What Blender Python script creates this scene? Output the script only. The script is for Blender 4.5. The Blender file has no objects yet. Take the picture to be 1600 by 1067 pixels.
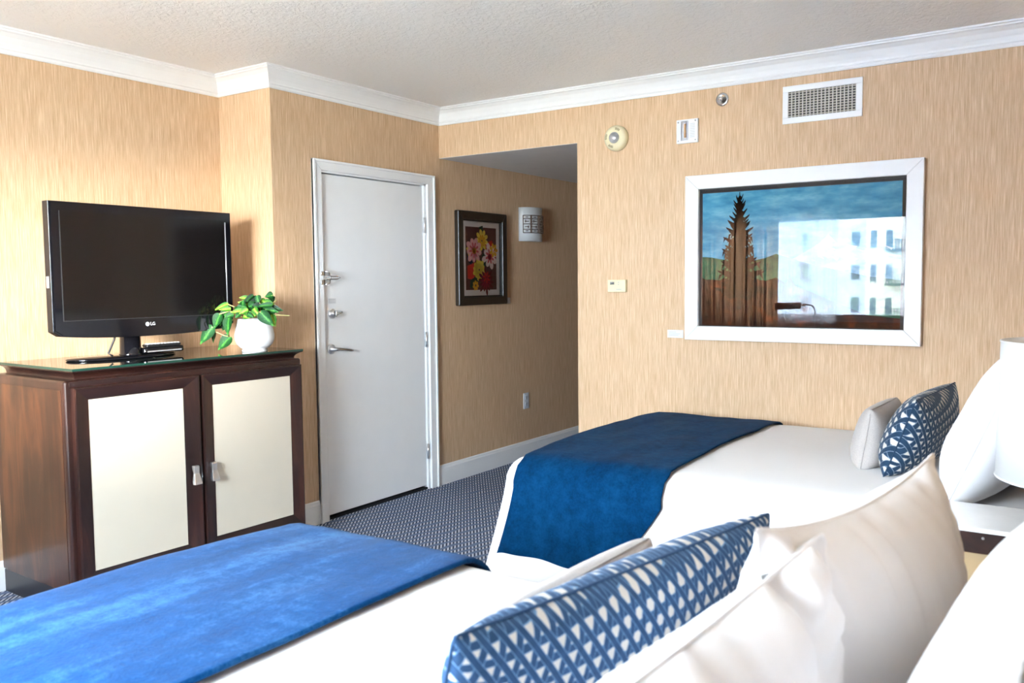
import bpy, bmesh, math, random
from mathutils import Vector, Matrix, Euler, noise
random.seed(7)
C = bpy.context.scene.collection
sc = bpy.context.scene
PI = math.pi
D = math.radians

# ------------------------------------------------------------------ camera
cd = bpy.data.cameras.new('camera'); cam = bpy.data.objects.new('camera', cd); C.objects.link(cam)
_yaw, _pitch, _roll = D(-33.93958), D(-3.95267), D(-0.56651)
fw = Vector((math.sin(_yaw)*math.cos(_pitch), math.cos(_yaw)*math.cos(_pitch), math.sin(_pitch)))
rt = Vector((math.cos(_yaw), -math.sin(_yaw), 0)); up = rt.cross(fw)
r2 = rt*math.cos(_roll)+up*math.sin(_roll); u2 = -rt*math.sin(_roll)+up*math.cos(_roll)
m = Matrix((r2, u2, -fw)).transposed().to_4x4(); m.translation = Vector((3.6755, -4.6105, 1.38))
cam.matrix_world = m
cd.sensor_width = 36; cd.lens = 36*1356.93/1600; cd.clip_start = 0.02; cd.clip_end = 300
cd.dof.use_dof = True; cd.dof.focus_distance = 6.5; cd.dof.aperture_fstop = 6.3
sc.camera = cam

# ------------------------------------------------------------------ light and exposure
sc.view_settings.view_transform = 'Standard'; sc.view_settings.look = 'None'
sc.view_settings.exposure = 1.86; sc.view_settings.gamma = 1; sc.view_settings.use_curve_mapping = False
w = bpy.data.worlds.new('sky'); sc.world = w; w.use_nodes = True
bg = w.node_tree.nodes['Background']; bg.inputs[0].default_value = (0.69, 0.85, 1.0, 1); bg.inputs[1].default_value = 24.0
WX0, WX1, WZ0, WZ1, WY = -0.15, 2.45, 0.94, 2.06, -5.2
pl = bpy.data.lights.new('window_portal', 'AREA'); pl.shape = 'RECTANGLE'; pl.size = WX1-WX0; pl.size_y = WZ1-WZ0
pl.cycles.is_portal = True
sl = bpy.data.lights.new('low_sun', 'SUN'); sl.energy = 3.2; sl.angle = D(11); sl.color = (1.0, 0.94, 0.85)
so = bpy.data.objects.new('low_sun', sl); C.objects.link(so); so.rotation_euler = Vector((-0.56, 0.83, -0.06)).to_track_quat('-Z', 'Y').to_euler()
po = bpy.data.objects.new('window_portal', pl); C.objects.link(po)
po.location = ((WX0+WX1)/2, WY-0.02, (WZ0+WZ1)/2); po.rotation_euler = (D(90), 0, 0)   # -Z looks to +Y

# ------------------------------------------------------------------ material helpers
def srgb(r, g, b):
    f = lambda c: (c/255/12.92 if c/255 <= 0.04045 else ((c/255+0.055)/1.055)**2.4)
    return (f(r), f(g), f(b), 1)
class NT:
    def __init__(s, name):
        s.m = bpy.data.materials.new(name); s.m.use_nodes = True; s.t = s.m.node_tree
        s.b = s.t.nodes['Principled BSDF']; s.out = s.t.nodes['Material Output']
    def n(s, typ, **kw):
        nd = s.t.nodes.new(typ)
        for k, v in kw.items():
            if k.startswith('i_'):
                key = k[2:]; key = int(key) if key.isdigit() else key.replace('_', ' ')
                s.set(nd.inputs[key], v)
            else: setattr(nd, k, v)
        return nd
    def set(s, inp, v):
        if isinstance(v, bpy.types.NodeSocket): s.t.links.new(v, inp)
        elif isinstance(v, bpy.types.Node): s.t.links.new(v.outputs[0], inp)
        else: inp.default_value = v
    def math(s, op, a, b=None, c=None):
        nd = s.t.nodes.new('ShaderNodeMath'); nd.operation = op
        s.set(nd.inputs[0], a)
        if b is not None: s.set(nd.inputs[1], b)
        if c is not None: s.set(nd.inputs[2], c)
        return nd.outputs[0]
    def coord(s, kind='Object', scale=(1, 1, 1), rot=(0, 0, 0)):
        tc = s.n('ShaderNodeTexCoord'); mp = s.n('ShaderNodeMapping')
        s.t.links.new(tc.outputs[kind], mp.inputs[0]); mp.inputs['Scale'].default_value = scale; mp.inputs['Rotation'].default_value = rot
        return mp.outputs[0]
    def noise(s, vec, scale=5, detail=3, rough=0.5, dist=0):
        nd = s.n('ShaderNodeTexNoise'); s.set(nd.inputs['Vector'], vec)
        nd.inputs['Scale'].default_value = scale; nd.inputs['Detail'].default_value = detail
        nd.inputs['Roughness'].default_value = rough; nd.inputs['Distortion'].default_value = dist
        return nd.outputs['Fac']
    def ramp(s, fac, stops):
        nd = s.n('ShaderNodeValToRGB'); s.set(nd.inputs[0], fac); e = nd.color_ramp.elements
        while len(e) < len(stops): e.new(0.5)
        for el, (p, c) in zip(e, stops): el.position = p; el.color = c
        return nd.outputs[0]
    def mix(s, f, a, b):
        nd = s.n('ShaderNodeMix', data_type='RGBA'); s.set(nd.inputs[0], f); s.set(nd.inputs[6], a); s.set(nd.inputs[7], b)
        return nd.outputs[2]
    def bump(s, h, strength=0.3, dist=0.01):
        nd = s.n('ShaderNodeBump'); nd.inputs['Strength'].default_value = strength; nd.inputs['Distance'].default_value = dist
        s.set(nd.inputs['Height'], h); s.t.links.new(nd.outputs[0], s.b.inputs['Normal'])
    def P(s, **kw):
        for k, v in kw.items(): s.set(s.b.inputs[k.replace('_', ' ')], v)
        return s
def plain(name, col, rough=0.5, metal=0, spec=0.5, var=0.06, nscale=9, bump=0.0, sheen=0):
    t = NT(name); v = t.coord()
    n = t.noise(v, nscale, 4)
    dark = tuple(c*(1-var) for c in col[:3])+(1,); lite = tuple(min(1, c*(1+var)) for c in col[:3])+(1,)
    t.P(Base_Color=t.ramp(n, [(0.3, dark), (0.7, lite)]), Roughness=rough, Metallic=metal, Specular_IOR_Level=spec)
    if sheen: t.P(Sheen_Weight=sheen)
    if bump: t.bump(t.noise(v, nscale*12, 3), bump, 0.003)
    return t.m

M = {}
# wallpaper: vertical silky streaks
def wallpaper(name, k=1.0):
    t = NT(name); tc = t.n('ShaderNodeTexCoord'); sx = t.n('ShaderNodeSeparateXYZ'); t.t.links.new(tc.outputs['Object'], sx.inputs[0])
    s = t.math('ADD', sx.outputs[0], sx.outputs[1])
    cb = t.n('ShaderNodeCombineXYZ'); t.set(cb.inputs[0], t.math('MULTIPLY', s, 400.0)); t.set(cb.inputs[1], t.math('MULTIPLY', sx.outputs[2], 9.0))
    n1 = t.noise(cb, 1.0, 3, 0.6)
    cb2 = t.n('ShaderNodeCombineXYZ'); t.set(cb2.inputs[0], t.math('MULTIPLY', s, 130.0)); t.set(cb2.inputs[1], t.math('MULTIPLY', sx.outputs[2], 3.5)); cb2.inputs[2].default_value = 7
    n2 = t.noise(cb2, 1.0, 3, 0.6)
    f = t.math('ADD', t.math('MULTIPLY', n1, 0.65), t.math('MULTIPLY', n2, 0.35))
    c = lambda r, g, b: srgb(r*k, g*k, b*k)
    t.P(Base_Color=t.ramp(f, [(0.32, c(186, 150, 112)), (0.5, c(210, 176, 140)), (0.68, c(234, 207, 174))]), Roughness=0.55, Specular_IOR_Level=0.3)
    t.bump(f, 0.25, 0.002)
    return t.m
M['wall'] = wallpaper('wallpaper_grasscloth')
t = NT('ceiling_texture'); v = t.coord(scale=(1, 1, 1))
n = t.noise(v, 34, 5, 0.6, 0.8); 
t.P(Base_Color=(0.87, 0.85, 0.82, 1), Roughness=0.45)
t.bump(t.ramp(n, [(0.42, (0, 0, 0, 1)), (0.58, (1, 1, 1, 1))]), 0.42, 0.006)
M['ceiling'] = t.m
M['paint'] = plain('white_trim_paint', (0.88, 0.88, 0.87, 1), 0.35, var=0.01)
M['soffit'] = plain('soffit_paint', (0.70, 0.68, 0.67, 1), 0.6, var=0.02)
M['door'] = plain('door_paint', (0.90, 0.90, 0.89, 1), 0.38, var=0.01)
M['gap'] = plain('dark_gap', (0.01, 0.01, 0.012, 1), 0.8)
# carpet: wavy rows of short pale dashes on slate
t = NT('carpet_loop'); tc = t.n('ShaderNodeTexCoord'); sx = t.n('ShaderNodeSeparateXYZ'); t.t.links.new(tc.outputs['Object'], sx.inputs[0])
v = t.coord(); wob = t.noise(v, 5.0, 2)
a = t.math('ADD', t.math('MULTIPLY', sx.outputs[0], 0.94), t.math('MULTIPLY', sx.outputs[1], -0.34))
b = t.math('ADD', t.math('MULTIPLY', sx.outputs[1], 0.94), t.math('MULTIPLY', sx.outputs[0], 0.34))
row = t.math('PINGPONG', t.math('ADD', t.math('MULTIPLY', a, 17.0), t.math('MULTIPLY', wob, 1.6)), 0.5)
dash = t.math('PINGPONG', t.math('ADD', t.math('MULTIPLY', b, 46.0), t.math('MULTIPLY', a, 30)), 0.5)
rowm = t.ramp(row, [(0.25, (1, 1, 1, 1)), (0.33, (0, 0, 0, 1))]); dashm = t.ramp(dash, [(0.20, (1, 1, 1, 1)), (0.30, (0, 0, 0, 1))])
f = t.math('MULTIPLY', rowm, dashm); darkf = t.math('MULTIPLY', rowm, t.math('SUBTRACT', 1.0, dashm))
fine = t.noise(v, 260, 3)
base = t.mix(fine, srgb(72, 86, 110), srgb(118, 132, 158))
base = t.mix(t.math('MULTIPLY', darkf, 0.8), base, srgb(34, 38, 54))
t.P(Base_Color=t.mix(t.math('MULTIPLY', f, 0.8), base, srgb(196, 198, 206)), Roughness=0.95, Specular_IOR_Level=0.1)
t.bump(t.math('ADD', fine, f), 0.5, 0.004)
M['carpet'] = t.m
# dark stained wood
def wood(name, stops, axis='z', sc_=1.0, rough=0.32, knots=True):
    t = NT(name)
    s = {'z': (9, 9, 1.3), 'y': (9, 1.3, 9), 'x': (1.3, 9, 9)}[axis]
    v = t.coord(scale=tuple(q*sc_ for q in s))
    n = t.noise(v, 1.0, 6, 0.62, 1.2)
    n2 = t.noise(t.coord(scale=(2, 2, 1.5)), 1.6, 3)
    f = t.math('ADD', t.math('MULTIPLY', n, 0.7), t.math('MULTIPLY', n2, 0.3))
    t.P(Base_Color=t.ramp(f, stops), Roughness=rough, Coat_Weight=0.3, Coat_Roughness=0.2)
    t.bump(n, 0.08, 0.002)
    return t.m
M['wood'] = wood('dark_walnut_vertical', [(0.32, srgb(24, 13, 11)), (0.5, srgb(46, 24, 19)), (0.7, srgb(84, 48, 36))])
M['wood_h'] = wood('dark_walnut_horizontal', [(0.32, srgb(22, 12, 11)), (0.5, srgb(38, 20, 17)), (0.7, srgb(60, 34, 27))], 'y')
M['wood_side_lit'] = wood('side_panel_lit_walnut', [(0.33, srgb(26, 13, 9)), (0.48, srgb(56, 29, 18)), (0.68, srgb(108, 62, 35))])  # same walnut with the window light put into a lighter orange
M['plinth'] = plain('plinth_dark', srgb(30, 28, 32), 0.3)
M['cream'] = plain('cream_panel', srgb(212, 200, 180), 0.45, var=0.01)
t = NT('glass_top'); t.P(Base_Color=(0.012, 0.02, 0.016, 1), Roughness=0.02, Specular_IOR_Level=0.7); M['glass_top'] = t.m
t = NT('glass_edge'); t.P(Base_Color=(0.01, 0.05, 0.035, 1), Roughness=0.1); M['glass_edge'] = t.m
M['chrome'] = plain('satin_nickel', (0.62, 0.61, 0.60, 1), 0.22, metal=1, var=0.03)
M['bright'] = plain('bright_nickel', (0.82, 0.82, 0.82, 1), 0.3, metal=1, var=0.02)
M['blackgloss'] = plain('piano_black', (0.006, 0.006, 0.008, 1), 0.06, spec=0.5, var=0.0)
t = NT('tv_screen'); t.P(Base_Color=(0.006, 0.005, 0.005, 1), Roughness=0.10, Specular_IOR_Level=0.5); M['screen'] = t.m
M['blackmat'] = plain('black_plastic', (0.012, 0.012, 0.014, 1), 0.35)
M['silver'] = plain('silver_plastic', (0.5, 0.5, 0.52, 1), 0.3, metal=0.6)
M['white_ceramic'] = plain('white_ceramic', (0.85, 0.85, 0.84, 1), 0.25, var=0.01)
M['soil'] = plain('soil', (0.03, 0.02, 0.012, 1), 0.9, var=0.4, nscale=60)
def leafmat(name, a_, b_, c_):
    t = NT(name); tc = t.n('ShaderNodeTexCoord'); sx = t.n('ShaderNodeSeparateXYZ'); t.t.links.new(tc.outputs['UV'], sx.inputs[0])
    d = t.math('ABSOLUTE', t.math('SUBTRACT', sx.outputs[0], 0.5))
    n = t.noise(t.coord('UV'), 6, 3)
    f = t.math('ADD', t.math('MULTIPLY', d, 1.6), t.math('MULTIPLY', t.math('SUBTRACT', n, 0.5), 0.9))
    t.P(Base_Color=t.ramp(f, [(0.03, c_), (0.14, a_), (0.55, b_)]), Specular_IOR_Level=0.25, Roughness=0.5, Subsurface_Weight=0.0)
    return t.m
M['leaf0'] = leafmat('leaf_green', srgb(26, 92, 34), srgb(14, 66, 22), srgb(72, 140, 52))
M['leaf1'] = leafmat('leaf_lime', srgb(112, 164, 40), srgb(44, 110, 24), srgb(170, 200, 80))
M['leaf2'] = leafmat('leaf_dark', srgb(14, 56, 20), srgb(8, 38, 14), srgb(40, 100, 36))
M['stem'] = plain('pale_stem', srgb(196, 186, 120), 0.5)
# textiles
def cloth(name, col, rough=0.85, weave=500, bump=0.15, var=0.03, sheen=0.2, big=0.0):
    t = NT(name); v = t.coord()
    n = t.noise(v, weave, 2); n2 = t.noise(v, 4, 4)
    f = t.math('ADD', t.math('MULTIPLY', n, 0.5), t.math('MULTIPLY', n2, 0.5))
    dark = tuple(c*(1-var) for c in col[:3])+(1,); lite = tuple(min(1, c*(1+var)) for c in col[:3])+(1,)
    t.P(Base_Color=t.ramp(f, [(0.35, dark), (0.65, lite)]), Roughness=rough, Specular_IOR_Level=0.15, Sheen_Weight=sheen)
    t.bump(t.math('ADD', n, t.math('MULTIPLY', n2, big)), bump, 0.002)
    return t.m
M['duvet'] = cloth('white_duvet', (0.86, 0.84, 0.83, 1), var=0.01, sheen=0.0)
M['pillow'] = cloth('white_pillowcase', (0.88, 0.855, 0.855, 1), var=0.01, sheen=0.0)
M['skirt'] = cloth('white_bed_skirt', (0.74, 0.76, 0.80, 1), var=0.02)
M['greylinen'] = cloth('grey_linen', srgb(176, 168, 162), weave=320, bump=0.4, var=0.14)
def throwmat(name, lo, mid, hi, sheen, streak):
    t = NT(name); v = t.coord(scale=(1, 1, 1)); vs = t.coord(scale=(6.0, 1.0, 2.0))
    n = t.noise(v, 120, 4, 0.7); n2 = t.noise(vs, 1.6, 4, 0.6); n3 = t.noise(v, 28, 3)
    f = t.math('ADD', t.math('ADD', t.math('MULTIPLY', n, 0.34-0.2*streak), t.math('MULTIPLY', n2, 0.36+0.4*streak)), t.math('MULTIPLY', n3, 0.30-0.2*streak))
    t.P(Base_Color=t.ramp(f, [(0.36, lo), (0.5, mid), (0.66, hi)]), Roughness=0.9, Specular_IOR_Level=0.05, Sheen_Weight=sheen, Sheen_Roughness=0.45)
    t.b.inputs['Sheen Tint'].default_value = (0.7, 0.82, 1.0, 1)
    t.bump(t.math('ADD', n, n3), 0.5, 0.004)
    return t.m
M['throw_near'] = throwmat('blue_throw_lit', srgb(3, 52, 98), srgb(8, 66, 118), srgb(54, 106, 156), 0.10, 0.5)  # same blue as the far throw, stronger window light put into the colour
M['throw_far'] = throwmat('blue_throw_shaded', srgb(1, 34, 64), srgb(2, 48, 84), srgb(10, 62, 100), 0.03, 0.0)  # darker copy of the throw blue, the dimmer light put into it
# interlocking bar pattern
def barpattern(name, bar, ground, line, k, bw=0.185):
    t = NT(name); tc = t.n('ShaderNodeTexCoord'); sx = t.n('ShaderNodeSeparateXYZ'); t.t.links.new(tc.outputs['UV'], sx.inputs[0])
    wob = t.noise(t.coord('UV'), 30, 2)
    barm = None; linem = None
    for i, (ang, off) in enumerate(((8, 0.0), (66, 0.18), (126, 0.40))):
        cx_, sy_ = math.cos(D(ang)), math.sin(D(ang))
        p = t.math('ADD', t.math('MULTIPLY', sx.outputs[0], -sy_*k), t.math('MULTIPLY', sx.outputs[1], cx_*k))
        p = t.math('ADD', t.math('ADD', p, off), t.math('MULTIPLY', wob, 0.10))
        q = t.math('PINGPONG', p, 0.5)
        bm = t.math('LESS_THAN', q, bw); lm = t.math('LESS_THAN', q, bw+0.04)
        # over/under: each bar is cut where the next family's outline crosses
        barm = bm if barm is None else t.math('MAXIMUM', t.math('MULTIPLY', barm, t.math('SUBTRACT', 1.0, t.math('SUBTRACT', lm, bm))), bm)
        linem = lm if linem is None else t.math('MAXIMUM', linem, lm)
    fib = t.noise(t.coord('UV', scale=(1, 1, 1)), 90, 3)
    barc = t.mix(fib, tuple(c*0.62 for c in bar[:3])+(1,), tuple(min(1, c*1.5) for c in bar[:3])+(1,))
    c = t.mix(linem, ground, line); c = t.mix(barm, c, barc)
    t.P(Base_Color=c, Roughness=0.85, Specular_IOR_Level=0.1, Sheen_Weight=0.1)
    t.bump(fib, 0.3, 0.002)
    return t.m
M['pattern_far'] = barpattern('woven_bar_print_slate', srgb(36, 58, 80), srgb(206, 198, 186), srgb(120, 134, 150), 29, 0.175)
M['pattern_near'] = barpattern('woven_bar_print_blue', srgb(46, 76, 110), srgb(206, 200, 192), srgb(110, 146, 184), 40, 0.18)
t = NT('lampshade_linen'); t.P(Base_Color=(0.88, 0.87, 0.85, 1), Roughness=0.8)
tr = t.n('ShaderNodeBsdfTranslucent'); tr.inputs[0].default_value = (0.9, 0.88, 0.85, 1); mx = t.n('ShaderNodeMixShader'); mx.inputs[0].default_value = 0.35
t.t.links.new(t.b.outputs[0], mx.inputs[1]); t.t.links.new(tr.outputs[0], mx.inputs[2]); t.t.links.new(mx.outputs[0], t.out.inputs[0]); M['shade'] = t.m
t = NT('sheer_curtain'); tr = t.n('ShaderNodeBsdfTranslucent'); tr.inputs[0].default_value = (0.9, 0.92, 0.95, 1); tp = t.n('ShaderNodeBsdfTransparent')
mx = t.n('ShaderNodeMixShader'); mx.inputs[0].default_value = 0.45
t.t.links.new(tr.outputs[0], mx.inputs[1]); t.t.links.new(tp.outputs[0], mx.inputs[2]); t.t.links.new(mx.outputs[0], t.out.inputs[0]); M['sheer'] = t.m
t = NT('brown_drape'); t.P(Base_Color=(0.30, 0.18, 0.10, 1), Roughness=0.85)
tr = t.n('ShaderNodeBsdfTranslucent'); tr.inputs[0].default_value = (0.70, 0.38, 0.20, 1); mx = t.n('ShaderNodeMixShader'); mx.inputs[0].default_value = 0.35
t.t.links.new(t.b.outputs[0], mx.inputs[1]); t.t.links.new(tr.outputs[0], mx.inputs[2]); t.t.links.new(mx.outputs[0], t.out.inputs[0]); M['drape'] = t.m
def pane(name, ior, cap=None):
    t = NT(name); fr = t.n('ShaderNodeFresnel'); fr.inputs[0].default_value = ior
    tp = t.n('ShaderNodeBsdfTransparent'); gl = t.n('ShaderNodeBsdfGlossy'); gl.inputs['Roughness'].default_value = 0.004
    mx = t.n('ShaderNodeMixShader'); t.t.links.new(fr.outputs[0], mx.inputs[0]); t.t.links.new(tp.outputs[0], mx.inputs[1]); t.t.links.new(gl.outputs[0], mx.inputs[2])
    t.t.links.new(mx.outputs[0], t.out.inputs[0]); return t.m
M['glazing'] = pane('picture_glass', 1.36)
M['soft_glazing'] = pane('non_reflective_glass', 1.12)
M['windowglass'] = pane('window_glass', 1.3)

# ------------------------------------------------------------------ object helpers
def obj(name, bm, mat, parent=None, smooth=False, kind=None):
    me = bpy.data.meshes.new(name); bmesh.ops.recalc_face_normals(bm, faces=bm.faces) if kind != 'keep' else None
    bm.to_mesh(me); bm.free()
    if smooth:
        for p in me.polygons: p.use_smooth = True
    for mm in (mat if isinstance(mat, (list, tuple)) else [mat]): me.materials.append(mm)
    o = bpy.data.objects.new(name, me); C.objects.link(o)
    if parent: o.parent = parent
    return o
def struct(name, bm, mat, parent=None, smooth=False):
    o = obj(name, bm, mat, parent, smooth)
    if not parent: o['kind'] = 'structure'
    return o
def thing(name, label, cat, loc=(0, 0, 0), rotz=0, group=None):
    o = bpy.data.objects.new(name, None); C.objects.link(o); o.location = loc; o.rotation_euler = (0, 0, rotz)
    o.empty_display_size = 0.1
    o['label'] = label; o['category'] = cat
    if group: o['group'] = group
    return o
def tag(o, label, cat, group=None):
    o['label'] = label; o['category'] = cat
    if group: o['group'] = group
    return o
def box(bm, x0, x1, y0, y1, z0, z1, bev=0, seg=2, mi=0):
    vs = [bm.verts.new(p) for p in ((x0, y0, z0), (x1, y0, z0), (x1, y1, z0), (x0, y1, z0), (x0, y0, z1), (x1, y0, z1), (x1, y1, z1), (x0, y1, z1))]
    fs = [bm.faces.new([vs[i] for i in q]) for q in ((0, 3, 2, 1), (4, 5, 6, 7), (0, 1, 5, 4), (1, 2, 6, 5), (2, 3, 7, 6), (3, 0, 4, 7))]
    for f_ in fs: f_.material_index = mi
    if bev:
        es = list({e for f_ in fs for e in f_.edges})
        bmesh.ops.bevel(bm, geom=es, offset=bev, segments=seg, affect='EDGES', profile=0.5)
    return vs
def B(*a, **k):
    bm = bmesh.new(); box(bm, *a, **k); return bm
def lathe(bm, prof, n=40, axis='z', c=(0, 0, 0)):
    rings = []
    for r, z in prof:
        ring = []
        for i in range(n):
            a_ = 2*PI*i/n; p = (r*math.cos(a_), r*math.sin(a_), z)
            if axis == 'y': p = (p[0], -p[2], p[1])      # axis out to -y
            if axis == 'x': p = (p[2], p[0], p[1])
            ring.append(bm.verts.new((p[0]+c[0], p[1]+c[1], p[2]+c[2])))
        rings.append(ring)
    for a_, b_ in zip(rings, rings[1:]):
        for i in range(n): bm.faces.new((a_[i], a_[(i+1) % n], b_[(i+1) % n], b_[i]))
    for rg, rv in ((rings[0], True), (rings[-1], False)):
        if rv: bm.faces.new(rg[::-1])
        else: bm.faces.new(rg)
    return bm
def tube(bm, pts, r, n=8, closed=False):
    pts = [Vector(p) for p in pts]; rings = []
    N = len(pts)
    for i, p in enumerate(pts):
        a_ = pts[i-1] if (i > 0 or closed) else pts[i]; b_ = pts[(i+1) % N] if (i < N-1 or closed) else pts[i]
        t_ = (b_-a_).normalized() if (b_-a_).length > 1e-9 else Vector((0, 0, 1))
        h = Vector((0, 0, 1)) if abs(t_.z) < 0.9 else Vector((1, 0, 0))
        s_ = t_.cross(h).normalized(); q = s_.cross(t_)
        rr = r[i] if isinstance(r, (list, tuple)) else r
        rings.append([bm.verts.new(p+(s_*math.cos(2*PI*k/n)+q*math.sin(2*PI*k/n))*rr) for k in range(n)])
    for i in range(N if closed else N-1):
        a_, b_ = rings[i], rings[(i+1) % N]
        for k in range(n): bm.faces.new((a_[k], a_[(k+1) % n], b_[(k+1) % n], b_[k]))
    if not closed: bm.faces.new(rings[0][::-1]); bm.faces.new(rings[-1])
    return bm
def prism(bm, poly, f0, f1, mapf):
    """poly 2D; extrude between f0 and f1 with mapf(u,v,f)->3D"""
    a_ = [bm.verts.new(mapf(u, v_, f0)) for u, v_ in poly]; b_ = [bm.verts.new(mapf(u, v_, f1)) for u, v_ in poly]
    bm.faces.new(a_); bm.faces.new(b_[::-1])
    n = len(poly)
    for i in range(n): bm.faces.new((a_[i], b_[i], b_[(i+1) % n], a_[(i+1) % n]))
    return bm
def sweep(bm, path, prof, closed=True):
    """path: list of (x,y) with room on the left when walking; prof: list of (offset into room, z)"""
    n = len(path); rings = []
    for i in range(n):
        p = Vector(path[i])
        if closed or 0 < i < n-1:
            d0 = (p-Vector(path[i-1])).normalized(); d1 = (Vector(path[(i+1) % n])-p).normalized()
            n0 = Vector((-d0.y, d0.x)); n1 = Vector((-d1.y, d1.x)); mth = (n0+n1)/(1+n0.dot(n1))
        else:
            d = (Vector(path[1])-p) if i == 0 else (p-Vector(path[i-1])); d.normalize(); mth = Vector((-d.y, d.x))
        rings.append([bm.verts.new((p.x+mth.x*o_, p.y+mth.y*o_, z_)) for o_, z_ in prof])
    k = len(prof)
    for i in range(n if closed else n-1):
        a_, b_ = rings[i], rings[(i+1) % n]
        for j in range(k): bm.faces.new((a_[j], b_[j], b_[(j+1) % k], a_[(j+1) % k]))
    if not closed: bm.faces.new(rings[0]); bm.faces.new(rings[-1][::-1])
    return bm
def bevel_mod(o, w_=0.003, s_=2):
    md = o.modifiers.new('bevel', 'BEVEL'); md.width = w_; md.segments = s_; md.limit_method = 'ANGLE'; md.angle_limit = D(35); return o

# ------------------------------------------------------------------ room shell
CH, SZ, HX = 2.52, 2.206, 1.059
KX, KY, RX = -0.42, -1.431, 3.88
HE = 4.2
struct('floor', B(KX-.1, RX+.1, WY-.15, HE+.1, -0.08, 0), M['carpet'])
struct('ceiling', B(KX-.1, RX+.1, WY-.15, 0, CH, CH+.1), M['ceiling'])
struct('wall_left', B(KX-.1, KX, WY-.15, KY, 0, CH), M['wall'])
bm = bmesh.new()                                  # wall with the door opening, then along the hallway
DY0, DY1, DZ = -1.094, -0.150, 2.02
box(bm, KX-.1, 0, KY, DY0, 0, CH); box(bm, KX-.1, 0, DY0, DY1, DZ, CH); box(bm, KX-.1, 0, DY1, 0, 0, CH); box(bm, KX-.1, 0, 0, HE, 0, CH)
box(bm, KX-.1, KX, DY0, DY1, 0, DZ)
struct('wall_door', bm, M['wall'])
bm = bmesh.new(); box(bm, HX, RX+.1, 0, 0.12, 0, CH); box(bm, 0, HX, 0, 0.12, SZ, CH)
struct('wall_back', bm, M['wall'])
struct('wall_hallway', B(HX, HX+.1, 0.12, HE, 0, SZ+.05), M['wall'])
struct('wall_hallway_end', B(0, HX+.1, HE, HE+.1, 0, SZ+.05), M['wall'])
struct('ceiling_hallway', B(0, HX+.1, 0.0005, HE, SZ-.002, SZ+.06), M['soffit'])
struct('wall_right', B(RX, RX+.1, WY-.15, 0, 0, CH), M['wall'])
bm = bmesh.new()
box(bm, KX, WX0, WY-.15, WY, 0, CH); box(bm, WX1, RX, WY-.15, WY, 0, CH)
box(bm, WX0, WX1, WY-.15, WY, 0, WZ0); box(bm, WX0, WX1, WY-.15, WY, WZ1, CH)
struct('wall_window', bm, M['wall'])
# crown moulding
path = [(KX, WY), (RX, WY), (RX, 0), (0, 0), (0, KY), (KX, KY)]
# room interior is on the left walking counter-clockwise
prof = [(0, 2.418), (0.010, 2.418), (0.014, 2.426), (0.014, 2.434), (0.020, 2.438), (0.022, 2.446), (0.030, 2.462), (0.046, 2.486), (0.066, 2.500), (0.078, 2.504), (0.080, 2.510), (0.090, 2.512), (0.090, 2.5199), (0, 2.5199)]
struct('trim_crown', sweep(bmesh.new(), path, prof), M['paint'])
bprof = [(0, 0), (0.014, 0), (0.014, 0.112), (0.010, 0.122), (0.009, 0.130), (0.004, 0.136), (0, 0.136)]
struct('baseboard_door', sweep(bmesh.new(), [(0, -1.150), (0, KY), (KX, KY), (KX, WY), (RX, WY), (RX, 0), (HX, 0), (HX, HE), (0, HE), (0, -0.078)], bprof, closed=False), M['paint'])

# ------------------------------------------------------------------ door
dr = thing('door_1', '', 'door'); del dr['label']; del dr['category']; dr['kind'] = 'structure'
X_ = lambda u, v_, f_: (f_, u, v_)
def casing_piece(name, poly, x0, x1): return bevel_mod(obj(name, prism(bmesh.new(), poly, x0, x1, X_), M['paint'], dr), 0.003)
ci, co, zi, zo = 0.012, 0.066, 2.012, 2.08
yl0, yl1, yr0, yr1 = -1.152, -1.088, -0.148, -0.076
casing_piece('door_casing', [(yl0, 0), (yl1, 0), (yl1, 2.02), (yl0, zo)], 0, 0.018)
casing_piece('door_casing', [(yr0, 0), (yr1, 0), (yr1, zo), (yr0, 2.02)], 0, 0.018)
casing_piece('door_casing', [(yl0, zo), (yr1, zo), (yr0, 2.02), (yl1, 2.02)], 0, 0.018)
for poly in ([(yl0, 0), (yl0+.014, 0), (yl0+.014, zo-.014), (yl0, zo)], [(yr1-.014, 0), (yr1, 0), (yr1, zo), (yr1-.014, zo-.014)], [(yl0, zo), (yr1, zo), (yr1-.014, zo-.014), (yl0+.014, zo-.014)]):
    bevel_mod(obj('backband', prism(bmesh.new(), poly, 0.0, 0.026, X_), M['paint'], dr), 0.002)
# jamb lining and stop
bm = bmesh.new(); box(bm, -0.12, 0.004, DY0, DY0+.010, 0, 2.02); box(bm, -0.12, 0.004, DY1-.020, DY1, 0, 2.02); box(bm, -0.12, 0.004, DY0, DY1, 2.010, 2.02)
obj('door_jamb', bm, M['paint'], dr)
obj('doorway_shadow', B(-0.14, -0.12, DY0, DY1, 0, 2.02), M['gap'], dr)
lf = bevel_mod(obj('door_leaf', B(-0.052, -0.008, DY0+.014, DY1-.026, 0.026, 2.004), M['door'], dr), 0.002)
obj('threshold', B(-0.11, -0.004, DY0+.01, DY1-.02, 0.0, 0.012), M['gap'], dr)
for zc in (1.753, 1.003, 0.256):
    bm = bmesh.new(); tube(bm, [(0.006, DY1-.022, zc-.05), (0.006, DY1-.022, zc+.05)], 0.0075, 10)
    for q in (-0.03, -.01, .01, .03): tube(bm, [(0.006, DY1-.022, zc+q-.0015), (0.006, DY1-.022, zc+q+.0015)], 0.0082, 10)
    box(bm, -0.006, 0.002, DY1-.020, DY1-.003, zc-.05, zc+.05)
    obj('hinge', bm, M['bright'], dr, True)
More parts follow.
